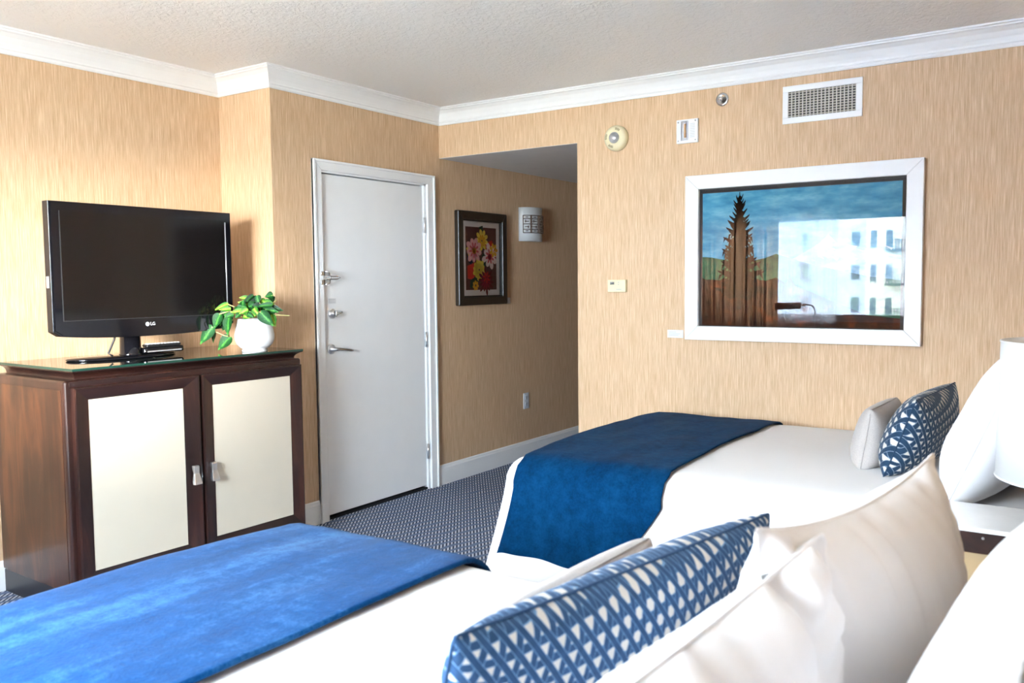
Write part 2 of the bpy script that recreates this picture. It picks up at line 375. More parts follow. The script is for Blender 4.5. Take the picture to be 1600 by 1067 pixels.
# lever
lx = -0.008
h = obj('lever_rose', lathe(bmesh.new(), [(0.030, 0), (0.030, .006), (0.024, .011), (0.012, .013), (0.011, .045), (0.0, .045)][:5], 28, 'x', (lx, -1.022, 0.998)), M['bright'], dr, True)
obj('lever_handle', tube(bmesh.new(), [(0.034, -1.022, 0.998), (0.036, -1.000, 0.998), (0.036, -0.95, 0.992), (0.036, -0.905, 0.985), (0.034, -0.885, 0.982)], [0.011, 0.010, 0.0085, 0.0085, 0.006], 10), M['chrome'], dr, True)
obj('deadbolt_rose', lathe(bmesh.new(), [(0.029, 0), (0.029, .008), (0.022, .013), (0.014, .015), (0.013, .022)], 28, 'x', (lx, -1.008, 1.204)), M['bright'], dr, True)
bm = bmesh.new(); box(bm, 0.014, 0.034, -1.014, -1.004, 1.186, 1.222, 0.003); tube(bm, [(0.03, -1.006, 1.20), (0.034, -0.966, 1.212)], [0.008, 0.005], 8); obj('thumb_turn', bm, M['chrome'], dr, True)
bm = bmesh.new(); box(bm, 0.016, 0.026, -1.115, -1.085, 1.372, 1.402, 0.002); box(bm, 0.016, 0.026, -1.115, -1.085, 1.424, 1.448, 0.002)
tube(bm, [(0.03, -1.09, 1.37), (0.036, -1.065, 1.382), (0.034, -1.055, 1.41), (0.036, -1.065, 1.438), (0.03, -1.09, 1.45)], 0.006, 8)
obj('security_latch', bm, M['chrome'], dr, True)
obj('swing_bar', tube(bmesh.new(), [(0.03, -1.09, 1.420), (0.034, -1.0, 1.420), (0.034, -0.975, 1.412), (0.034, -1.0, 1.403), (0.03, -1.09, 1.403)], 0.004, 8), M['chrome'], dr, True)
nt_ = obj('door_notice', B(-0.008, -0.0068, -1.035, -0.975, 1.262, 1.292), plain('notice_film', (0.72, 0.72, 0.71, 1), 0.3), dr)
bm = bmesh.new()
for k in range(3): box(bm, -0.0069, -0.0064, -1.03, -0.98-.01*(k % 2), 1.268+k*.009, 1.2695+k*.009)
obj('print_line', bm, plain('grey_print', (0.5, 0.5, 0.52, 1), 0.6), dr)

# ------------------------------------------------------------------ wall fittings
Yf = lambda u, v_, f_: (u, f_, v_)
# vent grille
vt = thing('air_vent_grille', 'white supply air grille with upright vanes high above the large framed picture', 'vent')
x0, x1, z0, z1 = 2.290, 2.684, 2.182, 2.374; a0, a1, b0, b1 = x0+.028, x1-.030, z0+.031, z1-.030
bm = bmesh.new(); box(bm, x0, x1, -0.010, 0, z0, b0); box(bm, x0, x1, -0.010, 0, b1, z1); box(bm, x0, a0, -0.010, 0, b0, b1); box(bm, a1, x1, -0.010, 0, b0, b1)
bevel_mod(obj('face_frame', bm, M['paint'], vt), 0.002)
obj('duct_back', B(a0, a1, -0.0015, 0, b0, b1), M['gap'], vt)
vm = plain('vane_paint', (0.66, 0.63, 0.56, 1), 0.4)
first = None
nv = 19
for i in range(nv):
    cx_ = a0+(a1-a0)*(i)/(nv-1)
    if first is None:
        first = obj('vane', B(-0.0022, 0.0022, -0.0095, -0.0052, b0, b1), vm, vt); first.location.x = cx_
    else:
        o = first.copy(); C.objects.link(o); o.parent = vt; o.location.x = cx_
first = None
for i in range(10):
    cz = b0+(b1-b0)*(i+.5)/10
    if first is None:
        first = obj('louvre', B(a0, a1, -0.0050, -0.0016, -0.0035, 0.0035), plain('louvre_paint', (0.42, 0.38, 0.30, 1), 0.5), vt); first.location.z = cz
    else:
        o = first.copy(); C.objects.link(o); o.parent = vt; o.location.z = cz
# sprinkler
sp = thing('sprinkler', 'round chrome sprinkler escutcheon on the wall left of the air grille', 'sprinkler')
obj('escutcheon', lathe(bmesh.new(), [(0.036, 0), (0.036, .003), (0.030, .007), (0.020, .004), (0.016, .003)], 32, 'y', (1.962, 0, 2.352)), plain('dull_chrome', (0.42, 0.42, 0.42, 1), 0.18, metal=1), sp, True)
bm = lathe(bmesh.new(), [(0.009, 0.002), (0.009, .012), (0.004, .016), (0.004, .028), (0.013, .029), (0.013, .031)], 20, 'y', (1.962, 0, 2.352)); obj('deflector', bm, M['chrome'], sp, True)
# strobe
st = thing('strobe_alarm', 'square white wall strobe with clear upright flash tube', 'alarm')
bevel_mod(obj('back_plate', B(1.703, 1.829, -0.018, 0, 2.136, 2.266), plain('white_plastic', (0.83, 0.83, 0.83, 1), 0.4), st), 0.003)
obj('reflector', B(1.730, 1.775, -0.022, -0.018, 2.150, 2.256), plain('strobe_reflector', (0.7, 0.7, 0.72, 1), 0.3), st)
bm = tube(bmesh.new(), [(1.752, -0.024, 2.152), (1.752, -0.024, 2.252)], 0.017, 14); obj('flash_lens', bm, pane('clear_lens', 1.25), st, True)
obj('flash_tube', tube(bmesh.new(), [(1.757, -0.024, 2.165), (1.757, -0.024, 2.24)], 0.006, 10), plain('amber_tube', srgb(196, 150, 100), 0.3), st, True)
bm = bmesh.new()
for k in range(9): box(bm, 1.785, 1.812, -0.0195, -0.018, 2.165+k*.009, 2.169+k*.009)
obj('sounder_grille', bm, plain('pale_grille', (0.6, 0.62, 0.62, 1), 0.5), st)
for px_, pz_ in ((1.715, 2.252), (1.815, 2.254), (1.715, 2.15), (1.815, 2.15)):
    obj('screw', lathe(bmesh.new(), [(0.004, 0.018), (0.004, .0195)], 10, 'y', (px_, 0, pz_)), M['chrome'], st)
# smoke detector
sd = thing('smoke_detector', 'round cream smoke detector with grey centre dome near the hallway opening', 'smoke detector')
ivory = plain('ivory_plastic', srgb(226, 214, 176), 0.45)
obj('housing', lathe(bmesh.new(), [(0.074, 0), (0.074, .018), (0.070, .030), (0.062, .040), (0.044, .045), (0.034, .043)], 40, 'y', (1.328, 0, 2.205)), ivory, sd, True)
obj('sensor_dome', lathe(bmesh.new(), [(0.033, .040), (0.032, .046), (0.024, .056), (0.010, .061), (0.003, .062)], 28, 'y', (1.328, 0, 2.205)), M['silver'], sd, True)
for a_ in (65, 170, 245):
    bm = bmesh.new()
    for k in range(5):
        an = D(a_+(k-2)*7); c_ = Vector((1.328+0.052*math.cos(an), -0.0435, 2.205+0.052*math.sin(an)))
        tube(bm, [c_-Vector((0.007*math.cos(an), 0, 0.007*math.sin(an))), c_+Vector((0.007*math.cos(an), 0, 0.007*math.sin(an)))], 0.0018, 6)
    obj('slot_cluster', bm, plain('slot_shadow', srgb(150, 136, 100), 0.7), sd)
# thermostat
th = thing('thermostat', 'small cream wall thermostat with dark display right of the hallway', 'thermostat')
bevel_mod(obj('casing', B(1.273, 1.391, -0.024, 0, 1.312, 1.384), ivory, th), 0.004)
obj('display', B(1.291, 1.318, -0.025, -0.024, 1.356, 1.372), plain('lcd', (0.06, 0.06, 0.06, 1), 0.2), th)
bm = bmesh.new(); box(bm, 1.343, 1.349, -0.0256, -0.024, 1.366, 1.371); box(bm, 1.343, 1.349, -0.0256, -0.024, 1.354, 1.359); obj('button', bm, plain('grey_key', (0.4, 0.39, 0.36, 1), 0.5), th)
obj('vent_strip', B(1.33, 1.365, -0.0248, -0.024, 1.325, 1.330), plain('grey_strip', (0.5, 0.48, 0.42, 1), 0.5), th)
# picture cards
def card(x0, x1, z0, z1, plane, label):
    w_ = plain('card_white', (0.72, 0.73, 0.76, 1), 0.5, var=0.0); g_ = plain('card_print', (0.45, 0.46, 0.52, 1), 0.6)
    if plane == 'y': o = obj('caption_card', B(x0, x1, -0.004, 0, z0, z1), w_)
    else: o = obj('caption_card', B(0, 0.004, x0, x1, z0, z1), w_)
    bm = bmesh.new(); h_ = z1-z0
    for k, ln in enumerate((0.55, 0.8, 0.7)):
        zz = z1-h_*(0.28+0.2*k)
        if plane == 'y': box(bm, x0+.01, x0+(x1-x0)*ln, -0.0045, -0.004, zz-.0012, zz+.0012)
        else: box(bm, 0.004, 0.0045, x0+.01, x0+(x1-x0)*ln, zz-.0012, zz+.0012)
    obj('print_line', bm, g_, o); tag(o, label, 'card'); return o
card(1.647, 1.742, 1.052, 1.096, 'y', 'small white caption card beside the lower left corner of the mountain picture')
card(0.757, 0.828, 1.215, 1.260, 'x', 'small white caption card beside the flower print in the hallway')
# outlet
ou = thing('power_outlet', 'white duplex power outlet low on the hallway wall', 'outlet')
bevel_mod(obj('cover_plate', B(0, 0.006, 0.999, 1.073, 0.388, 0.512), plain('outlet_white', (0.74, 0.76, 0.80, 1), 0.4), ou), 0.002)
for zc in (0.424, 0.476):
    sk = obj('socket', B(0.006, 0.009, 1.018, 1.054, zc-.017, zc+.017, bev=0.0), plain('socket_white', (0.66, 0.68, 0.72, 1), 0.4), ou)
    bm = bmesh.new(); box(bm, 0.009, 0.0095, 1.026, 1.029, zc-.004, zc+.008); box(bm, 0.009, 0.0095, 1.043, 1.046, zc-.004, zc+.008); box(bm, 0.009, 0.0095, 1.034, 1.038, zc-.012, zc-.007)
    obj('slot', bm, M['gap'], sk)

# ------------------------------------------------------------------ wall sconce
sco = thing('wall_sconce', 'cream half-round wall sconce with bronze fretwork band beside the flower print', 'wall light', (0, 1.085, 1.815))
R_, HH, dp = 0.128, 0.128, 0.10
def half(rr, dd, z0, z1, n=28, th_=0.004):
    bm = bmesh.new(); A = []
    for i in range(n+1):
        a_ = PI*i/n; A.append((dd*math.sin(a_)**0.8 if 0 < i < n else 0, -rr*math.cos(a_)))
    lo = [bm.verts.new((p[0], p[1], z0)) for p in A]; hi = [bm.verts.new((p[0], p[1], z1)) for p in A]
    for i in range(n): bm.faces.new((lo[i], lo[i+1], hi[i+1], hi[i]))
    return bm
o = obj('sconce_shade', half(R_, dp, -HH, HH), M['shade'], sco, True); md = o.modifiers.new('s', 'SOLIDIFY'); md.thickness = 0.004
o = obj('shade_cap', prism(bmesh.new(), [(0.097*math.sin(PI*i/20), -0.125*math.cos(PI*i/20)) for i in range(21)], -HH+.001, -HH+.005, lambda u, v_, f_: (u, v_, f_)), M['paint'], sco)
bz = plain('aged_bronze', srgb(74, 54, 42), 0.35, metal=0.7)
def spt(s, z, e=0.006):      # s in -1..1 around the half cylinder
    a_ = PI*(s+1)/2; return Vector(((dp+e)*math.sin(a_)**0.8, -(R_+e)*math.cos(a_), z))
def fret(segs, nm):
    bm = bmesh.new()
    for (s0, z0_, s1, z1_) in segs:
        k = 1 if s0 == s1 else 8
        tube(bm, [spt(s0+(s1-s0)*i/k, z0_+(z1_-z0_)*i/k) for i in range(k+1)], 0.0032, 6)
    return obj(nm, bm, bz, sco)
segs = []
for zz in (-0.066, 0.066): segs.append((-0.80, zz, 0.80, zz))
for s0 in (-0.80, -0.42, 0.02, 0.46):
    s1 = s0+0.34
    segs += [(s0, -0.066, s0, 0.066), (s1, -0.066, s1, 0.066)]
    for zz in (-0.04, 0.0, 0.04): segs.append((s0, zz, s1, zz))
    segs += [(s0+.11, 0.012, s0+.11, 0.032), (s0+.23, -0.032, s0+.23, -0.012), (s0+.11, 0.052, s0+.23, 0.052), (s0+.11, -0.052, s0+.23, -0.052), (s0+.08, 0.02, s0+.26, 0.02), (s0+.08, -0.02, s0+.26, -0.02)]
for s0 in (-0.44, 0.41): segs += [(s0-.02, 0.02, s0+.06, 0.02), (s0-.02, -0.02, s0+.06, -0.02)]
fret(segs, 'fretwork')

# ------------------------------------------------------------------ pictures
def frame4(parent, mat, mapf, u0, u1, v0, v1, w_, f0, f1, name='frame_rail', bev=0.003):
    for poly in ([(u0, v0), (u1, v0), (u1-w_, v0+w_), (u0+w_, v0+w_)], [(u0, v1), (u1, v1), (u1-w_, v1-w_), (u0+w_, v1-w_)],
                 [(u0, v0), (u0+w_, v0+w_), (u0+w_, v1-w_), (u0, v1)], [(u1, v0), (u1-w_, v0+w_), (u1-w_, v1-w_), (u1, v1)]):
        bevel_mod(obj(name, prism(bmesh.new(), poly, f0, f1, mapf), mat, parent), bev)
def flat(name, polys, mat, mapf, f, parent):
    bm = bmesh.new()
    for poly in polys:
        vs = [bm.verts.new(mapf(u, v_, f)) for u, v_ in poly]
        try: bm.faces.new(vs)
        except ValueError: pass
    bmesh.ops.triangulate(bm, faces=bm.faces)
    return obj(name, bm, mat, parent)
# mountain picture on the back wall
pic = thing('landscape_picture', 'large white-framed mountain and fir tree picture behind reflective glass', 'picture')
white_fr = plain('white_lacquer_frame', (0.80, 0.78, 0.75, 1), 0.3, var=0.01)
fx0, fx1, fz0, fz1 = 1.764, 2.976, 1.046, 1.952
frame4(pic, white_fr, Yf, fx0, fx1, fz0, fz1, 0.077, -0.038, -0.002)
ix0, ix1, iz0, iz1 = fx0+.077, fx1-.077, fz0+.077, fz1-.077
obj('mat_board', B(ix0-.004, ix1+.004, -0.014, -0.004, iz0-.004, iz1+.004), plain('dark_mat', srgb(42, 34, 32), 0.7), pic)
ax0, ax1, az0, az1 = ix0+.018, ix1-.020, iz0+.006, iz1-.024
def paintmat(name, stops, sc_=(3, 3, 9), rough=0.8):
    t = NT(name); n = t.noise(t.coord(scale=sc_), 2.2, 5, 0.6); t.P(Base_Color=t.ramp(n, stops), Roughness=rough, Specular_IOR_Level=0.05); return t.m
zz_ = lambda k: az0+(az1-az0)*k
xx_ = lambda k: ax0+(ax1-ax0)*k
flat('painted_sky', [[(ax0, zz_(.3)), (ax1, zz_(.3)), (ax1, az1), (ax0, az1)]], paintmat('painted_sky', [(0.35, srgb(62, 128, 156)), (0.5, srgb(84, 150, 174)), (0.68, srgb(120, 174, 190))]), Yf, -0.0145, pic)
# snowy mountain range on the right
rid = [(.38, .40), (.44, .47), (.50, .50), (.56, .55), (.62, .60), (.66, .66), (.70, .60), (.75, .63), (.80, .57), (.86, .55), (.92, .52), (1, .50)]
flat('painted_mountain', [[(xx_(a_), zz_(b_)) for a_, b_ in rid]+[(xx_(1), zz_(.28)), (xx_(.38), zz_(.28))]], paintmat('painted_mountain', [(0.4, srgb(96, 140, 160)), (0.6, srgb(150, 180, 196))]), Yf, -0.0149, pic)
snow = []
for i in range(26):
    a_ = .58+random.random()*.36; b_ = .50+random.random()*.10; l = .02+.04*random.random()
    snow.append([(xx_(a_), zz_(b_)), (xx_(a_+l), zz_(b_-.03*random.random())), (xx_(a_+l*.8), zz_(b_-.012-.03*random.random()))])
flat('painted_snow', snow, plain('snow_paint', (0.8, 0.82, 0.84, 1), 0.8), Yf, -0.0152, pic)['kind'] = 'stuff'
hill = [(0, .52), (.05, .515), (.10, .50), (.16, .49), (.22, .47), (.28, .46), (.34, .50), (.40, .53), (.46, .50), (.52, .46), (.60, .44), (.70, .40), (.85, .36), (1, .33)]
flat('painted_hills', [[(xx_(a_), zz_(b_)) for a_, b_ in hill]+[(ax1, az0), (ax0, az0)]], paintmat('painted_hills', [(0.35, srgb(28, 66, 54)), (0.6, srgb(62, 104, 74))], (6, 6, 6)), Yf, -0.0155, pic)
fgp = [(0, .36)]+[(i/40, .34+.015*math.sin(i*1.7)+.012*math.sin(i*4.1)) for i in range(1, 20)]+[(.5, .30), (.6, .22), (.7, .14), (.85, .09), (1, .07)]
flat('painted_foreground', [[(xx_(a_), zz_(b_)) for a_, b_ in fgp]+[(ax1, az0), (ax0, az0)]], paintmat('painted_foreground', [(0.35, srgb(26, 14, 10)), (0.55, srgb(58, 28, 16)), (0.75, srgb(110, 52, 22))], (5, 5, 5)), Yf, -0.0158, pic)
# fir tree
tx, tz0, tz1 = xx_(.205), zz_(.12), zz_(.995)
polys = [[(tx-.012, tz0), (tx+.012, tz0), (tx+.002, tz1), (tx-.002, tz1)]]
rs = random.Random(3)
nb = 30
for i in range(nb):
    k = i/nb; zb = tz1-.02-(tz1-tz0)*.86*k
    L = .020+.112*k**0.8*(0.6+.6*rs.random())
    for sgn in (-1, 1):
        l = L*(0.8+.35*rs.random()); dz = rs.uniform(-.012, .008); wd = .005+.012*k
        polys.append([(tx, zb+wd), (tx+sgn*l*.5, zb-.010+dz+wd*.6), (tx+sgn*l, zb+.012+dz), (tx+sgn*l*.95, zb+.002+dz), (tx+sgn*l*.5, zb-.024+dz-wd*.4), (tx, zb-.016)])
        if k > .35:
            for q in (.35, .6, .85):
                bx_ = tx+sgn*l*q; polys.append([(bx_-.008, zb-.005), (bx_+.012*sgn, zb-.03-.012*rs.random()), (bx_+.008, zb-.002)])
flat('painted_fir_tree', polys, paintmat('painted_fir', [(0.4, srgb(10, 8, 6)), (0.65, srgb(26, 20, 14))], (8, 8, 8)), Yf, -0.0163, pic)
obj('picture_glass', B(ix0-.003, ix1+.003, -0.0205, -0.019, iz0-.003, iz1+.003), M['glazing'], pic)

# flower print in the hallway
flp = thing('flower_print', 'dark-framed flower print with white mat in the hallway', 'picture')
dk = plain('dark_bronze_frame', srgb(46, 36, 26), 0.35, var=0.15)
gy0, gy1, gz0, gz1 = 0.152, 0.742, 1.215, 1.873
frame4(flp, dk, X_, gy0, gy1, gz0, gz1, 0.058, 0.002, 0.040, bev=0.006)
frame4(flp, plain('frame_sight_edge', srgb(16, 13, 12), 0.4), X_, gy0+.055, gy1-.055, gz0+.055, gz1-.055, 0.012, 0.002, 0.030, 'sight_edge', 0.001)
my0, my1, mz0, mz1 = gy0+.066, gy1-.066, gz0+.066, gz1-.066
obj('mat_board', B(0.002, 0.012, my0, my1, mz0, mz1), plain('pale_mat', (0.86, 0.86, 0.90, 1), 0.7, var=0.02), flp)
py0, py1, pz0, pz1 = my0+.045, my1-.040, mz0+.042, mz1-.040
flat('painted_ground', [[(py0, pz0), (py1, pz0), (py1, pz1), (py0, pz1)]], plain('maroon_brown_ink', srgb(100, 62, 58), 0.8), X_, 0.0125, flp)
U_ = lambda a_, b_: (py0+(py1-py0)*a_, pz1-(pz1-pz0)*b_)
inks = {k: plain('ink_'+k, srgb(*c), 0.8, var=0.08, nscale=60) for k, c in dict(red=(206, 52, 36), pink=(240, 186, 186), rose=(214, 100, 112), yellow=(244, 222, 96), gold=(230, 176, 54), green=(38, 72, 58), navy=(26, 34, 66), wine=(104, 20, 34), magenta=(140, 24, 60), white=(244, 222, 222)).items()}
fl_l = [0.0128]
def shape(name, polys, ink):
    fl_l[0] += 0.0001; return flat(name, polys, inks[ink], X_, fl_l[0], flp)
def petals(cx_, cy_, r0, r1, n, wd, rot=0, jag=0.0):
    out = []
    asp = (pz1-pz0)/(py1-py0)
    for i in range(n):
        a_ = rot+2*PI*i/n; L = r1*(1+jag*math.sin(i*2.7)); P_ = []
        for rr, ww in ((r0, .15), (.45*L, .8), (.75*L, 1.0), (.93*L, .6), (L, 0), (.93*L, -.6), (.75*L, -1.0), (.45*L, -.8), (r0, -.15)):
            x_ = rr*math.cos(a_)-ww*wd*math.sin(a_); y_ = rr*math.sin(a_)+ww*wd*math.cos(a_)
            P_.append(U_(cx_+x_, cy_+y_/asp))
        out.append(P_)
    return out
def blob(pts): return [[U_(*p) for p in pts]]
shape('painted_leaf', blob([(.42, 0), (.55, -.03), (.58, .10), (.66, .22), (.56, .20), (.50, .10)]), 'green')
shape('painted_blotch', blob([(.62, .25), (.85, .20), (.98, .35), (.98, .5), (.9, .58), (.7, .5)]), 'red')
shape('painted_blotch', blob([(.05, .62), (.30, .56), (.33, .72), (.22, .84), (.06, .82)]), 'red')
shape('painted_leaf', blob([(.14, .84), (.34, .78), (.42, .86), (.22, .98), (.12, .96)]), 'green')
shape('painted_blotch', blob([(.03, .42), (.15, .38), (.28, .52), (.16, .60), (.04, .52)]), 'navy')
shape('painted_blotch', blob([(.02, .34), (.12, .30), (.18, .44), (.10, .50)]), 'yellow')
shape('painted_leaf', blob([(.52, .44), (.64, .38), (.72, .52), (.62, .64), (.50, .58)]), 'green')
shape('painted_petals', petals(.52, .20, .03, .21, 9, .045, .3), 'yellow'); shape('painted_petals', petals(.52, .22, .02, .13, 9, .03, .1), 'gold')
shape('painted_petals', petals(.26, .37, .05, .25, 9, .062, .2, .1), 'pink'); shape('painted_petals', petals(.26, .37, .02, .16, 9, .022, .2), 'rose'); shape('painted_flower_heart', petals(.27, .38, .0, .06, 8, .03), 'gold')
shape('painted_petals', petals(.78, .46, .05, .25, 8, .062, .5, .12), 'white'); shape('painted_petals', petals(.78, .46, .02, .15, 8, .024, .5), 'rose'); shape('painted_flower_heart', petals(.77, .47, .0, .055, 8, .028), 'magenta')
shape('painted_petals', petals(.90, .36, .03, .14, 7, .035, .9), 'gold')
shape('painted_petals', petals(.42, .68, .02, .20, 12, .05, .15, .08), 'yellow')
shape('painted_petals', petals(.64, .86, .04, .25, 14, .032, .1, .15), 'wine'); shape('painted_petals', petals(.64, .86, .02, .17, 11, .02, .35), 'magenta'); shape('painted_petals', petals(.66, .80, .02, .12, 7, .018, .6), 'red')
shape('painted_petals', petals(.30, .93, .02, .10, 7, .03, .15), 'gold')
obj('picture_glass', B(0.017, 0.018, my0-.001, my1+.001, mz0-.001, mz1+.001), M['soft_glazing'], flp)

# ------------------------------------------------------------------ media cabinet
cab = thing('media_cabinet', 'dark wood two-door cabinet with cream panels under the television', 'cabinet')
_pv = Vector((0.235, -1.475, 0)); _rr = Matrix.Rotation(D(-1.6), 3, 'Z'); cab.location = _pv-_rr@_pv; cab.rotation_euler = (0, 0, D(-1.6))
cy0, cy1, cx0, cx1 = -2.715, -1.475, -0.383, 0.235
bm = B(cx0, cx1, cy0, cy1, 0.10, 0.992)
o = obj('body', bm, M['wood'], cab); bevel_mod(o, 0.012, 4)
# side panel, window light painted in orange, inset between front post and back
bevel_mod(obj('side_panel', B(cx0+.05, cx1-.028, cy0-.002, cy0+.004, 0.105, 0.952), M['wood_side_lit'], cab), 0.001)
obj('rail', B(cx1-.004, cx1+.006, cy0+.02, cy1-.016, 0.967, 0.986), M['wood_h'], cab)
# flared plinth
obj('plinth', B(cx0+.01, cx1-.012, cy0+.004, cy1-.004, 0, 0.10), M['plinth'], cab)
# concave cove under the top
gx0, gx1, gy0_, gy1_ = cx0, cx1+.012, -2.685, -1.470
bm = bmesh.new(); rings = []
for d_, z_ in ((0.040, 0.992), (0.040, 0.998), (0.036, 1.006), (0.028, 1.014), (0.014, 1.021), (0.002, 1.025), (0.0, 1.030)):
    rings.append([bm.verts.new(p) for p in ((gx0, gy0_+d_*.7, z_), (gx1-d_, gy0_+d_*.7, z_), (gx1-d_, gy1_-d_*.7, z_), (gx0, gy1_-d_*.7, z_))])
for a_, b_ in zip(rings, rings[1:]):
    for i in range(4): bm.faces.new((a_[i], a_[(i+1) % 4], b_[(i+1) % 4], b_[i]))
bm.faces.new(rings[0][::-1]); bm.faces.new(rings[-1])
obj('cove_moulding', bm, M['wood_h'], cab)
bm = B(gx0, gx1, gy0_, gy1_, 1.030, 1.040)
bm.faces.ensure_lookup_table()
for f_ in bm.faces: f_.material_index = 1 if abs(f_.normal.z) < .5 else 0
bmesh.ops.recalc_face_normals(bm, faces=bm.faces)
for f_ in bm.faces: f_.material_index = 1 if abs(f_.normal.z) < .5 else 0
obj('glass_top', bm, [M['glass_top'], M['glass_edge']], cab)
FX = cx1+.001
def cabinet_door(y0, y1, pyl, pyr, side):
    z0_, z1_, pz0_, pz1_ = 0.112, 0.962, 0.183, 0.908
    d = obj('door', B(FX, FX+.008, y0, y1, z0_, z1_), M['wood'], cab)
    def member(poly_o, poly_i, mat, nm):
        bm = bmesh.new()     # sloped moulding: outer edge proud, inner edge low
        o0, o1 = poly_o; i0, i1 = poly_i
        mid = lambda a_, b_, k: (a_[0]+(b_[0]-a_[0])*k, a_[1]+(b_[1]-a_[1])*k)
        rows = [(o0, o1, .008), (o0, o1, .026), (mid(o0, i0, .12), mid(o1, i1, .12), .028), (mid(o0, i0, .9), mid(o1, i1, .9), .014), (i0, i1, .013), (i0, i1, .008)]
        vs = [[bm.verts.new((FX+h_, p[0], p[1])) for p in (a_, b_)] for a_, b_, h_ in rows]
        n_ = len(vs)
        for k in range(n_):
            a_, b_ = vs[k], vs[(k+1) % n_]; bm.faces.new((a_[0], a_[1], b_[1], b_[0]))
        bm.faces.new([v_[0] for v_ in vs]); bm.faces.new([v_[1] for v_ in vs][::-1])
        obj(nm, bm, mat, d)
    member(((y0, z0_), (y0, z1_)), ((pyl, pz0_), (pyl, pz1_)), M['wood'], 'stile')
    member(((y1, z0_), (y1, z1_)), ((pyr, pz0_), (pyr, pz1_)), M['wood'], 'stile')
    member(((y0, z1_), (y1, z1_)), ((pyl, pz1_), (pyr, pz1_)), M['wood_h'], 'rail')
    member(((y0, z0_), (y1, z0_)), ((pyl, pz0_), (pyr, pz0_)), M['wood_h'], 'rail')
    obj('panel', B(FX+.008, FX+.0115, pyl-.002, pyr+.002, pz0_-.002, pz1_+.002), M['cream'], d)
    hy = y1-.042 if side > 0 else y0+.040; zt_, zb_ = 0.548, 0.462
    bm = bmesh.new()
    vs = []
    for (zz, hw, x_a, x_b) in ((zb_, .020, .040, .058), (zb_+.012, .019, .036, .056), (zb_+.05, .013, .034, .046), (zt_-.006, .014, .026, .046), (zt_, .014, .026, .042)):
        vs.append([bm.verts.new((FX+x_, hy+yy, zz)) for x_, yy in ((x_a, -hw), (x_b, -hw), (x_b, hw), (x_a, hw))])
    for a_, b_ in zip(vs, vs[1:]):
        for i in range(4): bm.faces.new((a_[i], a_[(i+1) % 4], b_[(i+1) % 4], b_[i]))
    bm.faces.new(vs[0][::-1]); bm.faces.new(vs[-1])
    box(bm, FX+.02, FX+.034, hy-.008, hy+.008, zt_-.022, zt_-.006)
    bevel_mod(obj('handle', bm, M['bright'], d), 0.002)
cabinet_door(-2.690, -2.104, -2.625, -2.182, 1)
cabinet_door(-2.090, -1.497, -2.027, -1.563, -1)

# ------------------------------------------------------------------ television
tv = thing('television', 'large black flat-screen television on the dark wood cabinet', 'television', (0, -2.195, 1.041))
ty0, ty1, tz0_, tz1_ = -0.445, 0.485, 0.128, 0.700
def outline(y0, y1, z0_, z1_, bow, rc=.02, n=28):
    P_ = [(y0, z1_), (y0, z0_+rc+bow)]
    for i in range(n+1):
        k = i/n; yy = y0+(y1-y0)*k; e = abs(2*k-1)
        P_.append((y0+(y1-y0)*k, z0_+bow*e**2.4+rc*max(0, (e-.93)/.07)**2*.9))
    P_ += [(y1, z0_+rc+bow), (y1, z1_)]
    out = []
    for p in P_:
        if not out or (abs(out[-1][0]-p[0])+abs(out[-1][1]-p[1])) > 1e-5: out.append(p)
    return out
bm = prism(bmesh.new(), outline(ty0, ty1, tz0_-.026, tz1_, .022), -0.045, 0.0, X_)
o = obj('cabinet_shell', bm, M['blackgloss'], tv); bevel_mod(o, 0.006, 3)
bm = prism(bmesh.new(), outline(ty0+.008, ty1-.008, tz0_-.018, tz1_-.005, .020), 0.0, 0.006, X_); obj('bezel', bm, M['blackgloss'], tv)
obj('screen', B(0.0062, 0.0072, ty0+.045, ty1-.042, tz0_+.062, tz1_-.042), M['screen'], tv)
bm = bmesh.new(); box(bm, 0.006, 0.0085, ty0+.0415, ty0+.045, tz0_+.06, tz1_-.04); box(bm, 0.006, 0.0085, ty0+.042, ty1-.039, tz0_+.058, tz0_+.0605)
obj('screen_lip', bm, plain('lip_grey', (0.03, 0.03, 0.03, 1), 0.3), tv)
obj('screen_lip', tube(bmesh.new(), [(0.008, ty1-.040, tz0_+.06), (0.008, ty1-.040, tz1_-.05)], 0.003, 8), M['silver'], tv, True)
o = obj('rear_housing', B(-0.14, -0.045, ty0+.10, ty1-.10, tz0_+.05, tz1_-.08), M['blackmat'], tv); bevel_mod(o, 0.02, 3)
obj('stand_neck', lathe(bmesh.new(), [(0.055, 0.010), (0.048, 0.02), (0.045, 0.12)], 28, 'z', (-0.10, -0.03, 0)), M['blackgloss'], tv, True)
bm = bmesh.new(); lathe(bm, [(0.262, 0.0), (0.268, .004), (0.262, .010), (0.10, 0.014)], 56, 'z')
for v_ in bm.verts: v_.co.x *= 0.50; v_.co.x -= 0.14; v_.co.y -= 0.045
obj('stand_base', bm, M['blackgloss'], tv, True)
bm = bmesh.new(); tube(bm, [(-0.05, -0.13, .125), (-0.06, -0.135, .09), (-0.06, -0.165, .03), (-0.05, -0.15, .016)], 0.005, 8); obj('cable', bm, M['blackmat'], tv, True)
obj('port_cover', B(-0.035, -0.015, ty0-.0015, ty0, 0.33, 0.38), M['silver'], tv)
